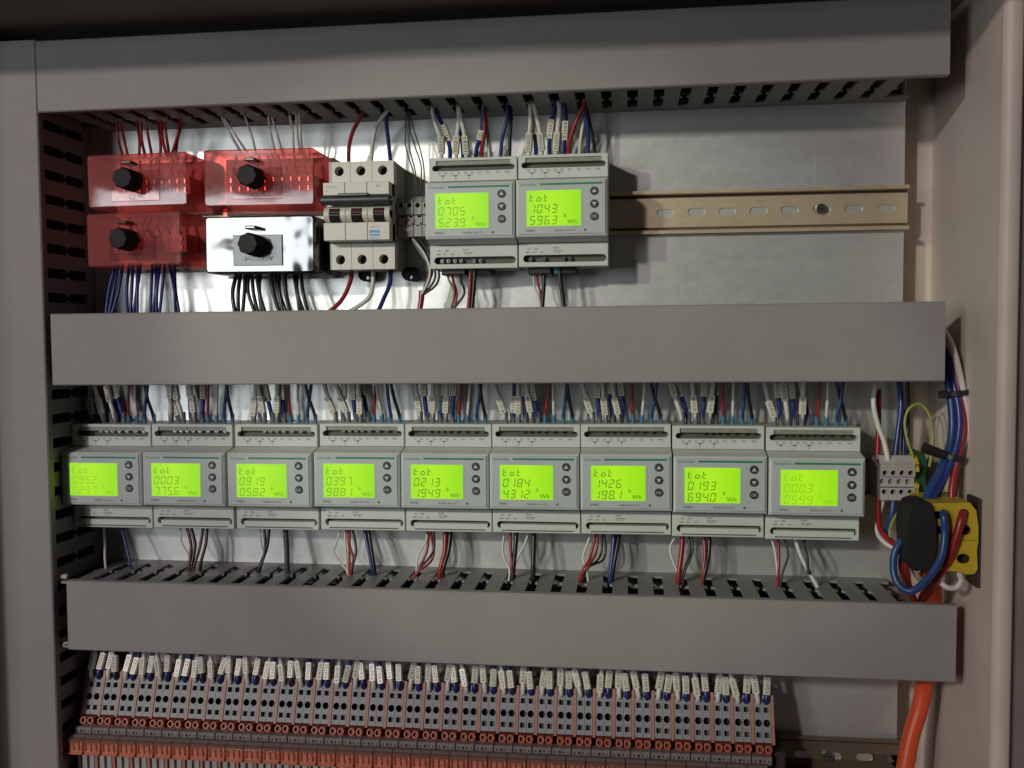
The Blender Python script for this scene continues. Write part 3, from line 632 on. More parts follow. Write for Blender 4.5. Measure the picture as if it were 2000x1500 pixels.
# wires of the four boxes
def bundle(c, tops, bots, r_, y0, y1, lab, group, mid=0, bend=0):
    for j, ((u0, v0), (u1, v1)) in enumerate(zip(tops, bots)):
        um = (u0+u1)/2+bend*((j % 3)-1)+mid
        pw(c, r_+RR.uniform(-.1, .1), [y0, (y0+y1)/2-2+RR.uniform(-3, 3), y1], [(u0, v0), (um, (v0+v1)/2), (u1, v1)], lab % ordn(j), group=group, k=5, n=7)
bundle('r', [(228, 238), (236, 240), (267, 236), (275, 236), (284, 236), (306, 234), (315, 236), (321, 238), (352, 232), (357, 238)], [(240, 306), (250, 306), (272, 306), (284, 306), (297, 306), (314, 306), (326, 306), (331, 306), (334, 306), (343, 306)], 1.25, -40, -30, 'red wire, %s from the left, entering the top of the upper left red box', 'red wires into the upper left box', bend=3)
bundle('w', [(432, 225), (438, 232), (478, 226), (524, 226), (531, 228), (566, 224), (579, 226), (584, 222)], [(472, 300), (484, 300), (500, 300), (538, 300), (552, 300), (574, 300), (586, 300), (590, 300)], 1.05, -40, -30, 'thin white wire, %s from the left, entering the top of the larger upper red box', 'white wires into the upper right box', bend=2)
bundle('b', [(226, 515), (232, 515), (240, 515), (253, 515), (260, 515), (268, 515), (275, 515), (298, 515), (305, 515), (313, 515), (322, 515), (331, 515), (341, 515)], [(207, 612), (213, 612), (219, 612), (249, 612), (255, 612), (261, 612), (268, 612), (293, 612), (299, 612), (306, 612), (312, 612), (343, 612), (350, 612)], 1.45, -28, -36, 'blue wire, %s from the left, leaving the bottom of the lower left red box', 'blue wires under the lower left box', bend=3)
bundle('k', [(464, 530), (471, 530), (479, 530), (486, 530), (492, 530), (500, 530), (509, 530), (528, 530), (537, 530), (546, 530), (556, 530), (573, 530), (581, 530), (588, 530)], [(459, 612), (466, 612), (474, 612), (498, 612), (504, 612), (511, 612), (518, 612), (546, 612), (553, 612), (560, 612), (567, 612), (586, 612), (594, 612), (602, 612)], 1.65, -28, -36, 'black wire, %s from the left, leaving the bottom of the smoked black box', 'black wires under the black box', bend=4, mid=-3)

# ------------------------------------------------------------------ four distribution boxes
def rrect(x0, x1, z0, z1, r=2.2, n=3):
    out = []
    for cx, cz, a0 in ((x1-r, z0+r, -90), (x1-r, z1-r, 0), (x0+r, z1-r, 90), (x0+r, z0+r, 180)):
        out += [(cx+r*math.cos(math.radians(a0+90*i/n)), cz+r*math.sin(math.radians(a0+90*i/n))) for i in range(n+1)]
    return out
def dbox(x0, x1, z0, z1, M, label, logo, rodsM, ang, yaw=0):
    O = ((x0+x1)/2, 0, (z0+z1)/2); r = empty('distribution_box', O, label, 'distribution box', 'four covered distribution boxes'); r.rotation_euler = (0, ang, yaw)
    W_, H_ = x1-x0, z1-z0; hx, hz = W_/2, H_/2; yf = -60
    b = MB(); lo = rrect(-hx, hx, -hz, hz, 2.4); li = rrect(-hx+1.2, hx-1.2, -hz+1.2, hz-1.2, 1.8); n = len(lo)
    vs = [(p[0], -14, p[1]) for p in lo]+[(p[0], yf+1.2, p[1]) for p in lo]+[(p[0], yf, p[1]) for p in li]
    b.add(vs, [(i, (i+1) % n, n+(i+1) % n, n+i) for i in range(n)]+[(n+i, n+(i+1) % n, 2*n+(i+1) % n, 2*n+i) for i in range(n)], M, True); b.add(vs, [tuple(range(2*n, 3*n))], M)
    b.build('cover', r)
    b = MB(); b.box(-hx-1, hx+1, -14, -.5, -hz-1.5, hz+.5, base_w, 1); b.build('base', r)
    b = MB(); nb = 10; b.box(-hx+9, hx-9, -36, -14, -9, 5.5, base_w, .6)
    for i in range(nb):
        X = -hx+13+i*(W_-26)/(nb-1)
        for zz in (1.8, -5.2):
            b.cyl((X, -35.9, zz), (0, -.7, 0), 2.3, mat('clamp_dark', (.40, .16, .13), .5), 10); b.box(X-.5, X+.5, -37, -36.5, zz-1.8, zz+1.8, steel)
    b.build('clamp_row', r)
    for i in range(7):
        X = -hx+16+i*(W_-32)/6+RR.uniform(-2, 2); b = MB(); b.tube([(X, -30, 5), (X+RR.uniform(-1, 1), -36, 12), (X+RR.uniform(-3, 3), -34, hz-1)], 1.3, rodsM, 7); b.build('inner_wire', r)
    lx, lz = -1.0, -4.5
    b = MB(); b.box(lx-20.5, lx+20.5, yf-1.3, yf-.15, lz-12.5, lz+12, labelp if M is not smoke else clear_plastic('smoke_label_plastic', (.3, .3, .32), 1.3, .10, (.30, .30, .32), .5), .4)
    if logo == 'A': b.text('ALSTOM', lx+1, lz-8.6, yf-1.4, 5.2, ink, X=Matrix.Translation(Vector((2*(lx+1), 0, 2*(lz-6.8)))) @ Matrix.Rotation(math.pi, 4, 'Y'), align=.5, sx=1.15)
    else:
        b.add([(lx-2.5+rr_*math.cos(k*math.pi/8), yf-1.45, lz-9.0+rr_*math.sin(k*math.pi/8)) for rr_ in (2.4, 2.0) for k in range(16)], [(k, (k+1) % 16, 16+(k+1) % 16, 16+k) for k in range(16)], ink); b.text(logo, lx+2.2, lz-9.6, yf-1.42, 3.4, ink)
    b.build('label_plate', r)
    kx, kz = -2.5, -1.0
    b = MB(); n = 32; pro = []
    for i in range(n):
        t = 2*math.pi*i/n; rr = 8.4*(1+.055*math.cos(8*t)); pro.append((rr*math.cos(t), rr*math.sin(t)))
    vs = [(kx+p[0]*1.03, yf-1.2, kz+p[1]*1.03) for p in pro]+[(kx+p[0], yf-17, kz+p[1]) for p in pro]+[(kx+p[0]*.86, yf-18.6, kz+p[1]*.86) for p in pro]
    b.add(vs, [(i, (i+1) % n, n+(i+1) % n, n+i) for i in range(n)]+[(n+i, n+(i+1) % n, 2*n+(i+1) % n, 2*n+i) for i in range(n)], blackm, True); b.add(vs, [tuple(range(2*n, 3*n))], blackm)
    b.build('knob', r)
    b = MB(); b.box(-7.5, 1.0, yf-11, yf-.2, 11.4, 13.9, M if M is smoke else mat('dark_red_tab', (.13, .02, .02), .3), .7); b.build('sealing_tab', r)
    return r
dbox(-281.5, -195.6, 9.3, 52.4, red_clear, 'translucent red box with black knob, upper left, bright glare on its label', 'DC', white, math.radians(-.5))
dbox(-181.5, -89.3, 7.6, 53.0, red_clear, 'larger translucent red box with black knob, left of the breaker', 'LG', white, math.radians(.3))
dbox(-281.5, -196.8, -38.8, 5.0, red_clear, 'translucent red box with black knob, lower left, above the blue wires', 'DC', red, math.radians(-.3), math.radians(-3.5))
dbox(-181.5, -90.3, -45.8, -.3, smoke, 'smoked black box with black knob, above the black wires', 'A', white, math.radians(.3))

# ------------------------------------------------------------------ circuit breaker
MX = -82.5; MO = (-55.5, 0, 0); cb = empty('circuit_breaker', MO, 'white three-pole circuit breaker between the boxes and the small terminal blocks', 'circuit breaker')
for i in range(3):
    x0 = MX+18*i+.15; x1 = x0+17.7; xc = (x0+x1)/2
    b = MB()
    # body profile, darker on the right-hand pole; front skins lighter
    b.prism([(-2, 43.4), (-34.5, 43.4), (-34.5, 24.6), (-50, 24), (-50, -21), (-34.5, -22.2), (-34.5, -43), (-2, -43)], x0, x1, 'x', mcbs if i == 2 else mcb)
    for zz0, zz1, hz in ((24.8, 43.6, 36.0), (-43.2, -22.2, -35.2)):
        b.panel(rect(x0, x1, zz0, zz1), [(circ(xc-.3, hz, 3.9, 18), 9, mcb, dark)], -44, mcb)
        vs = [(x0, -44, zz0), (x1, -44, zz0), (x1, -44, zz1), (x0, -44, zz1), (x0, -34, zz0), (x1, -34, zz0), (x1, -34, zz1), (x0, -34, zz1)]
        b.add(vs, [(0, 1, 5, 4), (1, 2, 6, 5), (2, 3, 7, 6), (3, 0, 4, 7)], mcb)
    b.box(x0, x1, -60, -42, 14.6, 24.6, mcb, .4); b.box(x0, x1, -60, -42, -21.2, -7.2, mcb, .4)
    b.box(xc-.15, xc+.15, -44.05, -43.9, 40, 43.6, inkl); b.box(xc-.15, xc+.15, -44.05, -43.9, -43.1, -39.6, inkl)
    b.build('pole', cb, MO)
    b = MB(); dr = [(-49+11.5*math.cos(t)*-1, -.3+11.5*math.sin(t)*.62) for t in [math.pi*k/10-math.pi/2 for k in range(11)]]
    b.prism(dr+[(-44, 7), (-44, -7)][::-1], x0+.1, x1-.1, 'x', mcb, True); b.build('drum', cb, MO)
    b = MB()
    for (t0, t1, MM) in ((.05, .62, rotor), (-1.25, .05, black)):
        ts = [t0+(t1-t0)*k/5 for k in range(6)]
        o = [(-49-12.3*math.cos(t), -.3+12.3*math.sin(t)*.62) for t in ts]; ii = [(-46, -.3+9*math.sin(t)*.62) for t in ts][::-1]
        b.prism(o+ii, xc-4.2, xc+4.2, 'x', MM, True)
    b.build('toggle', cb, MO)
b = MB(); hx = [( -61 - 3.6*math.sin(t), 10.4 + 4.0*math.cos(t)) for t in [2*math.pi*k/12 for k in range(12)]]
b.prism(hx, MX-.6, MX+54, 'x', charc, True); b.box(MX+14, MX+38, -66, -58, 12.8, 15.2, charc, .5); b.build('toggle_bar', cb, MO)
b = MB(); b.box(MX+37.4, MX+45.8, -60.12, -60.0, -18.0, -13.6, blueink); b.box(MX+38, MX+45.2, -60.16, -60.1, -16.6, -15.6, mcb); b.text('MULTI 9', MX+38, -20.4, -60.1, 2.2, blueink)
b.text('C60N C10', MX+38, -11.6, -60.1, 1.8, inkl); b.text('1 3 5', MX+48.5, -15.5, -60.1, 1.6, inkl, sx=.8); b.text('OSC6 A', MX+2.5, 20.3, -60.1, 2.6, inkl); b.text('0-1', MX+2.5, 17.3, -60.1, 2.0, inkl); b.text('400V', MX+43, 20.6, -60.1, 1.8, inkl)
b.build('printing', cb, MO)
for xx in (-60, -22.5):
    b = MB(); b.panel(circ(xx, -45.5, 8, 20, 6), [(circ(xx-.5, -48.2, 2.2, 12, 1.6), 3, black, galv)], -14, blackm); b.cyl((xx, -10, -45.5), (0, 8, 0), 6, blackm, 16); b.build('rail_clip', cb, MO)

# ------------------------------------------------------------------ small screw terminal blocks (three holes deep)
def mini(x0, wd, ztop, zbot, y, Mx, label, hz, group, rim=None):
    O = (x0+wd/2, 0, (ztop+zbot)/2)
    r = empty('terminal_block', O, label, 'terminal block', group)
    b = MB(); x1 = x0+wd-.3; xc = (x0+x1)/2; H = ztop-zbot
    yb = [y, y+3, y]
    bands = [(ztop-H*.18, ztop-H*.46, y, hz[0]), (ztop-H*.48, ztop-H*.70, y+2.5, hz[1]), (ztop-H*.72, zbot, y, hz[2])]
    for za, zb_, yy, (hx_, hz_) in bands:
        b.panel(rect(x0, x1, zb_, za), [(circ(xc+hx_, hz_, 2.0, 14), 6, Mx, dark)], yy, Mx)
        vs = [(x0, yy, zb_), (x1, yy, zb_), (x1, yy, za), (x0, yy, za), (x0, y+7, zb_), (x1, y+7, zb_), (x1, y+7, za), (x0, y+7, za)]
        b.add(vs, [(0, 1, 5, 4), (1, 2, 6, 5), (2, 3, 7, 6), (3, 0, 4, 7)], Mx)
    b.box(x0, x1, y+6.5, -1, zbot-.2, ztop-H*.1, Mx)
    b.prism([(y+1.5, ztop-H*.18), (y+7, ztop), (y+12, ztop), (y+12, ztop-H*.18)], x0, x1, 'x', Mx)
    b.build('body', r, O)
    b = MB(); b.cyl((xc+.5, y+9, ztop-.2), (0, 0, .5), 1.7, recess, 12); b.build('screw', r, O)
    return r
for i in range(4):
    p = A(783+16.4*i, 400.7, -38); z2 = A(783+16.4*i, 420, -36).z; z3 = A(783+16.4*i, 437, -38).z
    mini(p.x-3.3, 6.6, A(790, 383, -36).z, A(790, 462, -38).z, -38, mat('terminal_warm_grey', (.34, .33, .31), .5, mott=.08), 'small grey terminal block, %s from the left between breaker and meter' % ORD[i], [(0, p.z), (.8, z2), (0, z3)], 'small grey terminal blocks beside the breaker')
for i in range(4):
    p = A(1729.6+16.8*i, 924, -45); z2 = A(1740, 940.5, -43).z; z3 = A(1740, 961, -45).z
    mini(p.x-3.6, 6.75, A(1740, 890, -40).z, A(1740, 977, -45).z, -45, twhite, 'light grey terminal block, %s from the left right of the last meter' % ORD[i], [(0, p.z), (-1.4, z2), (-.3, z3)], 'light grey terminal blocks at the right')
# green and yellow earth terminal
p = A(1790, 935, -45); r = empty('earth_terminal', (p.x+3, 0, p.z), 'green and yellow earth terminal at the end of the light grey blocks', 'earth terminal'); O = (p.x+3, 0, p.z)
zt_, zb_ = A(1790, 890, -42).z, A(1790, 976, -45).z; H = zt_-zb_
x0 = p.x-1.2
b = MB(); b.prism([(-3, zb_), (-45, zb_), (-45, zb_+H*.12), (-43, zb_+H*.2), (-45, zb_+H*.28), (-45, zb_+H*.36), (-38, zb_+H*.4), (-38, zb_+H*.6), (-45, zb_+H*.64), (-45, zb_+H*.72), (-42, zb_+H*.78), (-45, zb_+H*.82), (-40, zt_-2), (-36, zt_), (-3, zt_)], x0, x0+3.2, 'x', yellow); b.build('yellow_half', r, O)
b = MB(); b.prism([(-3, zb_), (-36, zb_), (-41, zb_+H*.2), (-36, zb_+H*.5), (-41, zb_+H*.8), (-34, zt_+1), (-3, zt_+1)], x0+3.3, x0+10, 'x', green)
for hz_ in (.22, .74): b.cyl((x0+3.2, -41, zb_+H*hz_), (2.5, 0, 0), 1.9, dark, 10)
b.build('green_half', r, O)

# ------------------------------------------------------------------ yellow block, black clamp, cables at the right
p0, p1, p2 = A(1824, 984, -99), A(1912, 984, -99), A(1868, 1118, -99)
O = ((p0.x+p1.x)/2, 0, (p0.z+p2.z)/2); r = empty('busbar_block', O, 'yellow slotted busbar block on the right cabinet wall', 'busbar block')
X0, X1, Z0, Z1 = p0.x-6, min(p1.x, 407.5), p2.z, p0.z
def px(u, v): q_ = A(u, v, -99); return q_.x, q_.z
outl = [px(1812, 983), px(1895, 982), px(1907, 997), px(1913, 1030), px(1912, 1060), px(1908, 1075), px(1911, 1112), px(1903, 1121), px(1885, 1122), px(1878, 1117), px(1812, 1112)]
outl = [(min(x, 404.5), z) for x, z in outl][::-1]
hs = []
for (u0, u1, v0, v1) in ((1874, 1890, 996, 1012), (1877, 1893, 1027, 1043), (1871, 1891, 1084, 1098), (1826, 1838, 1000, 1012), (1830, 1842, 1030, 1041)):
    a, c = A(u0, v1, -99), A(u1, v0, -99); hs.append((stad(a.x-1, c.x+1, a.z-.8, c.z+.8, 5), 9, mat('brass_hole', (.12, .05, .015), .5), dark))
b = MB(); b.panel(outl, hs, -99, yellow); n = len(outl); vs = [(x, -99, z) for x, z in outl]+[(x, -52, z) for x, z in outl]; b.add(vs, [(i, (i+1) % n, n+(i+1) % n, n+i) for i in range(n)]+[tuple(range(n, 2*n))], yellow); b.build('body', r, O)
zz = A(1870, 1055, -99).z; b = MB(); b.box(X0+14, X1-.3, -99.2, -91.9, zz-.25, zz+.25, mat('dark_yellow', (.3, .2, .02), .6)); b.build('seam', r, O)
b = MB(); q1 = A(1915, 990, -50); b.box(405.4, 407.8, -96, -72, Z0-12, Z1+3, mat('shadow_strip_brown', (.05, .035, .03), .6), 1); b.build('shadow_strip', r, O)  # dark strip added for the shadow right of the yellow block
# black oval clamp
def px2(u, v): q_ = A(u, v, -104); return q_.x, q_.z
ov = [px2(*t) for t in ((1782, 984), (1800, 979), (1818, 983), (1826, 998), (1831, 1020), (1832, 1060), (1828, 1085), (1822, 1112), (1800, 1117), (1782, 1113), (1775, 1098), (1771, 1060), (1771, 1010))]
ov = [(p_.x, p_.z) for p_ in spline([(a_[0], 0, a_[1]) for a_ in ov+[ov[0]]], 4)[:-1]]
cx_ = sum(p_[0] for p_ in ov)/len(ov); cz_ = sum(p_[1] for p_ in ov)/len(ov)
b = MB(); n = len(ov); vs = [(x, -78, z) for x, z in ov]+[(x, -102, z) for x, z in ov]+[(cx_+(x-cx_)*.86, -105, cz_+(z-cz_)*.94) for x, z in ov]
b.add(vs, [(i, (i+1) % n, n+(i+1) % n, n+i) for i in range(n)]+[(n+i, n+(i+1) % n, 2*n+(i+1) % n, 2*n+i) for i in range(n)]+[], blackm, True); b.add(vs, [tuple(range(2*n, 3*n)), tuple(range(n))], blackm)
tag(b.build('oval_housing', origin=(cx_, -90, cz_)), 'black oval plastic housing in front of the yellow busbar block', 'cable housing')

def cab_(c, r_, y, pts, label, M=None, name='cable'):
    o = pw(c, r_, y, pts, label, cat='cable', k=7, n=12)
    if M: o.data.materials[0] = M
    return o
cab_('w', 2.0, [-30, -34, -36, -38, -40, -38], [(1712, 738), (1706, 785), (1714, 828), (1726, 860), (1734, 896), (1735, 905)], 'white cable curving down into the light grey terminal blocks')
cab_('r', 2.0, [-26, -26, -28], [(1716, 760), (1716, 830), (1713, 905)], 'red cable behind the white one above the light grey terminal blocks')
cab_('b', 2.3, [-24, -28, -30, -34], [(1755, 738), (1760, 790), (1754, 845), (1747, 900)], 'blue cable dropping into the middle light grey terminal block')
cab_('b', 2.0, [-26, -24, -28], [(1766, 800), (1766, 850), (1764, 900)], 'second blue cable, in shadow beside the first')
cab_('k', 1.6, [-22, -22, -26], [(1772, 738), (1774, 810), (1770, 895)], 'black wire in shadow beside the blue cables at the right')
cab_('y', 1.1, [-40, -38, -34, -34, -34, -36, -38, -40, -42], [(1784, 893), (1773, 862), (1767, 825), (1776, 798), (1796, 789), (1814, 808), (1822, 850), (1819, 888), (1815, 912)], 'yellow-green earth wire looping above the terminal blocks')
cab_('y', 1.2, [-42, -50, -56, -60], [(1776, 972), (1748, 1010), (1738, 1038), (1743, 1064)], 'yellow-green earth wire curving down below the terminal blocks')
cab_('r', 2.1, [-36, -44, -56, -66, -72], [(1716, 970), (1716, 1022), (1730, 1048), (1752, 1066), (1790, 1090)], 'red cable bending from below the terminal blocks towards the black cap')
cab_('w', 1.7, [-36, -42, -54, -64], [(1727, 970), (1713, 1030), (1724, 1056), (1757, 1078)], 'white cable running under the bent red cable')
cab_('m', 2.4, [-38, -42, -48], [(1746, 970), (1741, 1010), (1730, 1042)], 'short blue cable leaving the bottom of the terminal blocks')
cab_('w', 2.5, [-36, -50, -58, -60, -62, -64, -64], [(1822, 625), (1846, 650), (1862, 686), (1876, 740), (1887, 800), (1887, 850), (1868, 890)], 'white cable arching out of the middle duct into the cable bundle')
cab_('r', 2.7, [-40, -52, -58, -62, -66, -68, -72, -76], [(1826, 660), (1852, 700), (1868, 742), (1880, 800), (1881, 850), (1868, 905), (1860, 950), (1857, 1000)], 'red cable running down the outer side of the cable bundle')
cab_('b', 2.9, [-40, -52, -58, -64, -68, -72, -78, -84], [(1822, 665), (1848, 690), (1862, 745), (1874, 815), (1868, 872), (1845, 930), (1824, 968), (1812, 1000)], 'blue cable in the bundle lying against the red one')
cab_('b', 3.0, [-40, -50, -56, -60, -64, -70, -76, -82], [(1820, 680), (1843, 712), (1854, 760), (1860, 820), (1856, 868), (1838, 915), (1814, 962), (1800, 1000)], 'blue cable on the inner side of the cable bundle', blue2)
cab_('b', 2.6, [-38, -44, -48, -56, -62, -68, -72], [(1826, 690), (1846, 730), (1860, 770), (1869, 830), (1864, 880), (1848, 925), (1826, 975)], 'darker blue cable at the back of the bundle', mat('navy_insulation', (.015, .025, .14), .35))
cab_('m', 2.7, [-86, -104, -106, -108, -104, -98, -94, -90, -88, -86], [(1842, 1002), (1843, 1004), (1845, 1040), (1838, 1088), (1812, 1130), (1782, 1154), (1756, 1143), (1745, 1112), (1750, 1072), (1778, 1040)][:10], 'blue cable looping from the yellow block down and back to the black cap', mat('loop_blue', (.025, .075, .24), .35))
cab_('r', 3.0, [-86, -100, -102, -98, -88, -60, -46], [(1884, 1003), (1880, 1006), (1868, 1050), (1850, 1100), (1822, 1138), (1806, 1158), (1800, 1175)], 'red cable curving from the yellow block down behind the blue loop')
cab_('r', 2.4, [-76, -80, -70, -56], [(1768, 1066), (1768, 1105), (1776, 1148), (1786, 1172)], 'red cable dropping inside the blue loop')
cab_('r', 1.3, [-70, -78, -70], [(1762, 1060), (1757, 1100), (1762, 1140)], 'thin orange wire beside the red cable inside the blue loop', orange)
cab_('w', 2.2, [-70, -72, -66, -60], [(1771, 1062), (1779, 1095), (1790, 1122), (1800, 1135)], 'white cable partly hidden behind the black cap')
cab_('w', 2.0, [-94, -96, -96, -96, -92], [(1838, 1139), (1852, 1148), (1868, 1147), (1877, 1134), (1874, 1120)], 'short white cable hook under the yellow block')
# thick orange-red cable
P = [A(1812, 1118, -58), A(1819, 1140, -56), A(1822, 1172, -48), A(1812, 1250, -40), A(1806, 1330, -34), A(1797, 1380, -34), A(1779, 1440, -38), A(1764, 1520, -44), A(1752, 1600, -48)]
o = wire('cable', P, 6.6, redcable, 'thick orange-red cable running down past the bottom rail', 'cable', n=18, k=6)
# cable ties
def tie(u, v, y, wx, dz, ang, label, head):
    c = A(u, v, y); b = MB(); b.X = Matrix.Translation(c) @ Matrix.Rotation(ang, 4, 'Y')
    pro = [((wx)*math.cos(t), 7.5*math.sin(t)) for t in [2*math.pi*k/20 for k in range(20)]]
    b.prism(pro, -dz, dz, 'z', black, True)
    b.box(-wx-4.5, -wx+1.5, -4, 3, -dz-1, dz+1, black, .6)
    if head: b.cyl((-wx-15, -3, 2.5), (16, 0, -2.0), 4.0, blackm, 16, 3.2)
    tag(b.build('cable_tie', origin=c), label, 'cable tie', 'black cable ties on the bundle')
tie(1870, 767, -60, 8.6, 1.7, math.radians(-7), 'black cable tie round the bundle just below the middle duct', False)
tie(1862, 893, -69, 8.4, 1.7, math.radians(12), 'black cable tie with a stubby black tail beside the earth loop', True)

# ------------------------------------------------------------------ bottom terminal row
SL = math.atan2(12, 32)      # lean of the sloping terminal face
XR = A(1509.5, 1400, -50).x; XL = A(202, 1345, -47).x
NP = 36; PP = (XR-XL)/NP
# shared meshes, local x from 0 (left edge) ; z, y absolute
WT = (PP-2.7)/2
ytop, ztop = -43.5, -384.6; ybot, zbot = -55.0, -416.6
Lf = math.hypot(ybot-ytop, zbot-ztop)
def slope_xf(): return Matrix.Translation(Vector((0, ytop, ztop))) @ Matrix.Rotation(-math.atan2(ytop-ybot, ztop-zbot), 4, 'X')
def term_mesh():
    b = MB(); X = slope_xf(); b.X = X
    x0, x1 = .12, WT-.12; xc = (x0+x1)/2
    holes = [(circ(xc, -3.0, 2.6, 16), 6, tgrey, dark), (rect(xc-1.95, xc+1.95, -11.8, -7.8), 4.5, tgrey, recess), (circ(xc, -19.6, 2.6, 16, 2.8), 6, dark, dark), (rect(xc-1.95, xc+1.95, -30.4, -26.4), 4, tgrey, recess)]
    outer = rect(x0, x1, -Lf, 1.2)
    b.panel(outer, holes, 0, tgrey)
    b.add([(x0, 0, -Lf), (x0, 0, 1.2), (x0, 10, 1.2), (x0, 10, -Lf), (x1, 0, -Lf), (x1, 0, 1.2), (x1, 10, 1.2), (x1, 10, -Lf)], [(0, 1, 2, 3), (4, 5, 6, 7), (1, 5, 6, 2)], tgrey)
    b.X = None
    b.prism([(ytop+9, ztop-1), (-2, ztop-4), (-2, -560), (-40, -560), (-48, -500), (-48, -440), (ybot+9, zbot)], x0+.2, x1-.2, 'x', tgrey)
    b.prism([(-60, -447), (-60, -540), (-46, -540), (-46, -447)], x0+1.0, x1-1.2, 'x', twhite)
    return b
def collar_mesh():
    b = MB(); xc = WT/2
    b.box(.3, WT-.3, -58.0, -46, -426.5, -417.5, orange_d, .5)
    b.ring((xc, -56.0, -421.2), Vector((0, -5.0, 1.6)), 2.75, 1.85, orange, orange_d, 14, 3)
    return b
sleeveR = random.Random(5)
o1 = term_mesh().build('x'); o2 = collar_mesh().build('x'); TM, CMm = o1.data, o2.data; bpy.data.objects.remove(o1); bpy.data.objects.remove(o2)
dv = MB(); dv.X = slope_xf(); dv.box(.1, 2.5, -.7, 12, -Lf-1.5, 2.2, oranges, .2); dv.X = None; dv.prism([(ytop+8, ztop), (-2, ztop-4), (-2, -560), (-40, -560), (-58, -540), (-61.5, -447), (-50, -446), (ybot+8, zbot-2)], .2, 2.4, 'x', oranges)
DM = dv.build('divider'); DMm = DM.data; bpy.data.objects.remove(DM)
lb = MB(); lb.box(.4, PP-.5, -70, -60, -445.6, -432.6, orange_r, .7); lb.box(.9, PP-1.0, -70.9, -69.8, -445.2, -442.8, orange, .3); lb.box(.3, PP-.4, -66.5, -60, -432.5, -430.0, twhite, .3)
for k in range(3): lb.box(2+k*4.6, 3.1+k*4.6, -70.5, -69.9, -442, -434.5, orange_d)
LB = lb.build('x'); LBm = LB.data; bpy.data.objects.remove(LB)
cv = MB(); cv.prism([(-60, -428.6), (-67, -429.2), (-71.6, -431.6), (-71.6, -434.2), (-70.6, -434.2), (-70.6, -432.2), (-66.8, -429.9), (-60, -429.4)], .2, PP-.3, 'x', clear)
CV = cv.build('x'); CVm = CV.data; bpy.data.objects.remove(CV)
ca = MB(); ca.box(.3, PP-.4, -63.5, -50, -431.2, -424.6, mat('carrier_grey', (.30, .27, .26), .5, mott=.18, scale=300), .6)
for k, (xx, rr) in enumerate(((2.6, .75), (6.2, 1.1), (9.4, .75), (12.6, .6))): ca.cyl((xx, -63.4, -427.6), (0, -.25, 0), rr, dark, 10)
CA = ca.build('x'); CAm = CA.data; bpy.data.objects.remove(CA)
def mk(name, data, loc, parent=None):
    o = bpy.data.objects.new(name, data); COL.objects.link(o); o.location = Vector(loc)*S
    if parent: o.parent = parent
    return o
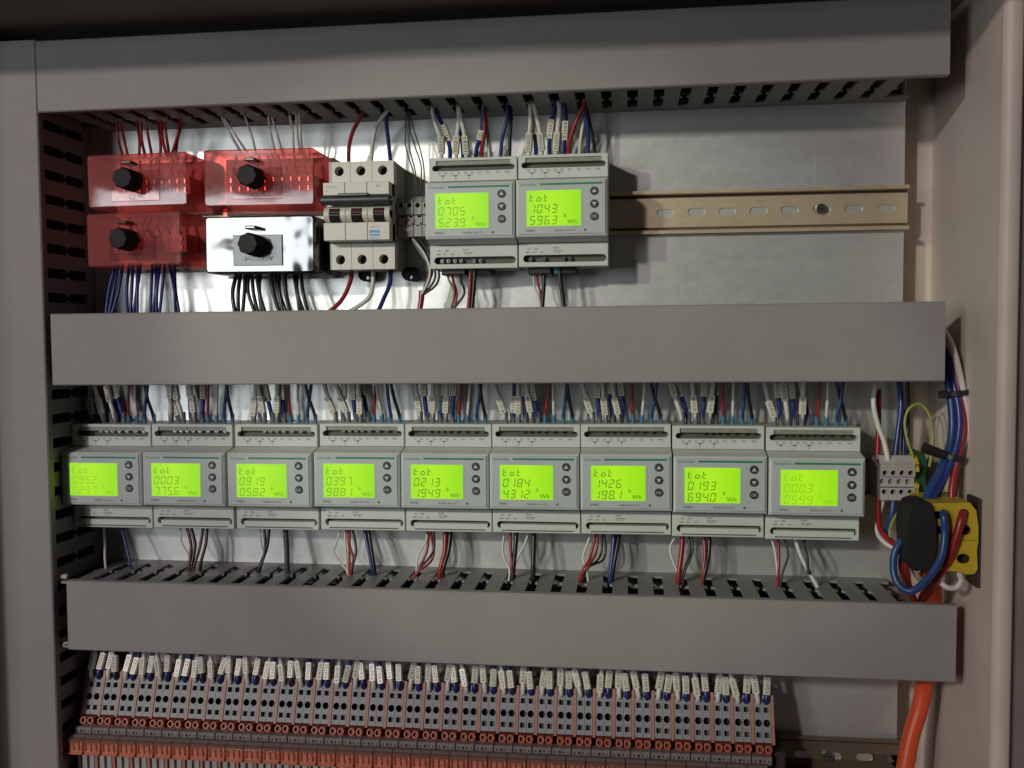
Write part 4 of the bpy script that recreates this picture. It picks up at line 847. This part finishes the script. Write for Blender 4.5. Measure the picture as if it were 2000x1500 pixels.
for i in range(-2, NP):
    X = XL+PP*i; nm = ordn(i+2)
    if i >= -1:
        d = mk('divider_plate', DMm, (X-1.3, 0, 0)); tag(d, 'thin orange divider just left of the %s grey terminal pair' % ordn(i+1), 'divider plate', 'orange divider plates in the terminal row')
    h = mk('marker_holder', LBm, (X-6, 0, 0)); tag(h, 'rust orange marker holder, %s from the left, bottom edge' % nm, 'marker holder', 'orange marker holders')
    mk('clear_cover', CVm, (0, 0, 0), h)
    if i >= -1: c_ = mk('jumper_carrier', CAm, (X-2, 0, 0)); tag(c_, 'grey perforated carrier, %s from the left above the orange holders' % ordn(i+1), 'jumper carrier', 'grey jumper carriers')
    if i < -1: continue
    for j in (0, 1):
        tx = X+1.35+WT*j
        t = mk('terminal_block', TM, (tx, 0, 0)); tag(t, '%s grey terminal of the %s pair from the left' % (('left', 'right')[j], ordn(i+1)), 'terminal block', 'grey terminals of the bottom row')
        mk('orange_collar', CMm, (0, 0, 0), t)
        # its wire
        R_ = sleeveR; base = Vector((tx+WT/2, ytop-.5-1.1, ztop-3.0)); lean = R_.uniform(-6.0, 5.5)
        if j == 0:
            pts = [base+Vector((0, 5, -3)), base+Vector((0, -1.5, 1)), base+Vector((lean*.4-1, 2, 12)), base+Vector((lean-1, 8, 26)), base+Vector((lean, 10, 42))]
            pos = R_.uniform(16.0, 21.5); M = white; cn = 'white'; rr = 1.95
        else:
            pts = [base+Vector((0, 5, -3)), base+Vector((0, -1.5, 1)), base+Vector((lean*.3, 2, 11)), base+Vector((lean*.8, 8, 25)), base+Vector((lean, 10, 42))]
            pos = R_.uniform(17.0, 20.5); M = blue if (i % 5 or i > 10) else mat('navy_wire', (.02, .025, .07), .35); cn = 'blue'; rr = 2.0
        wire('wire', pts, rr, M, '%s sleeved wire in the %s terminal of the %s bottom pair' % (cn, ('left', 'right')[j], ordn(i+1)), group='sleeved wires above the bottom terminal row',
             sleeves=[(pos, 13.8, '%d%d%d%s' % (i//4+1, 123+i*7 % 60, 1+j, 'XZ'[j]))], n=9)
# closing divider plate at the right end
d = mk('divider_plate', DMm, (XR-1.3, 0, 0)); tag(d, 'orange end plate closing the terminal row at its right end', 'divider plate', 'orange divider plates in the terminal row')
b = MB(); b.box(XR+1, XR+9, -55, -1, -475, -424, mat('dark_end_bracket', (.05, .045, .04), .5), 1); tag(b.build('end_bracket', origin=(XR+5, 0, -450)), 'dark end bracket against the right end of the terminal row', 'end bracket')
# push-in end pins of the lowest duct at its left end
for k, (u, v) in enumerate(((124, 1126), (127, 1258))):
    c = A(u, v, -72); b = MB(); b.cyl(c-Vector((5, 0, 0)), (9, 0, 0), 1.9, twhite, 12, 2.3); tag(b.build('plastic_rivet', origin=c), 'pale plastic rivet at the %s left corner of the lowest duct' % ('upper', 'lower')[k], 'rivet', 'pale rivets of the lowest duct')
for k, (u, v, c_) in enumerate(((122, 1160, 'b'), (124, 1178, 'b'), (126, 1200, 'w'))):
    pw(c_, 1.6, [-50, -48, -46], [(u-14, v-8), (u+4, v), (u+40, v+6)], '$ wire end glimpsed left of the lowest duct, %s from the top' % ORD[k], group='wire ends left of the lowest duct')
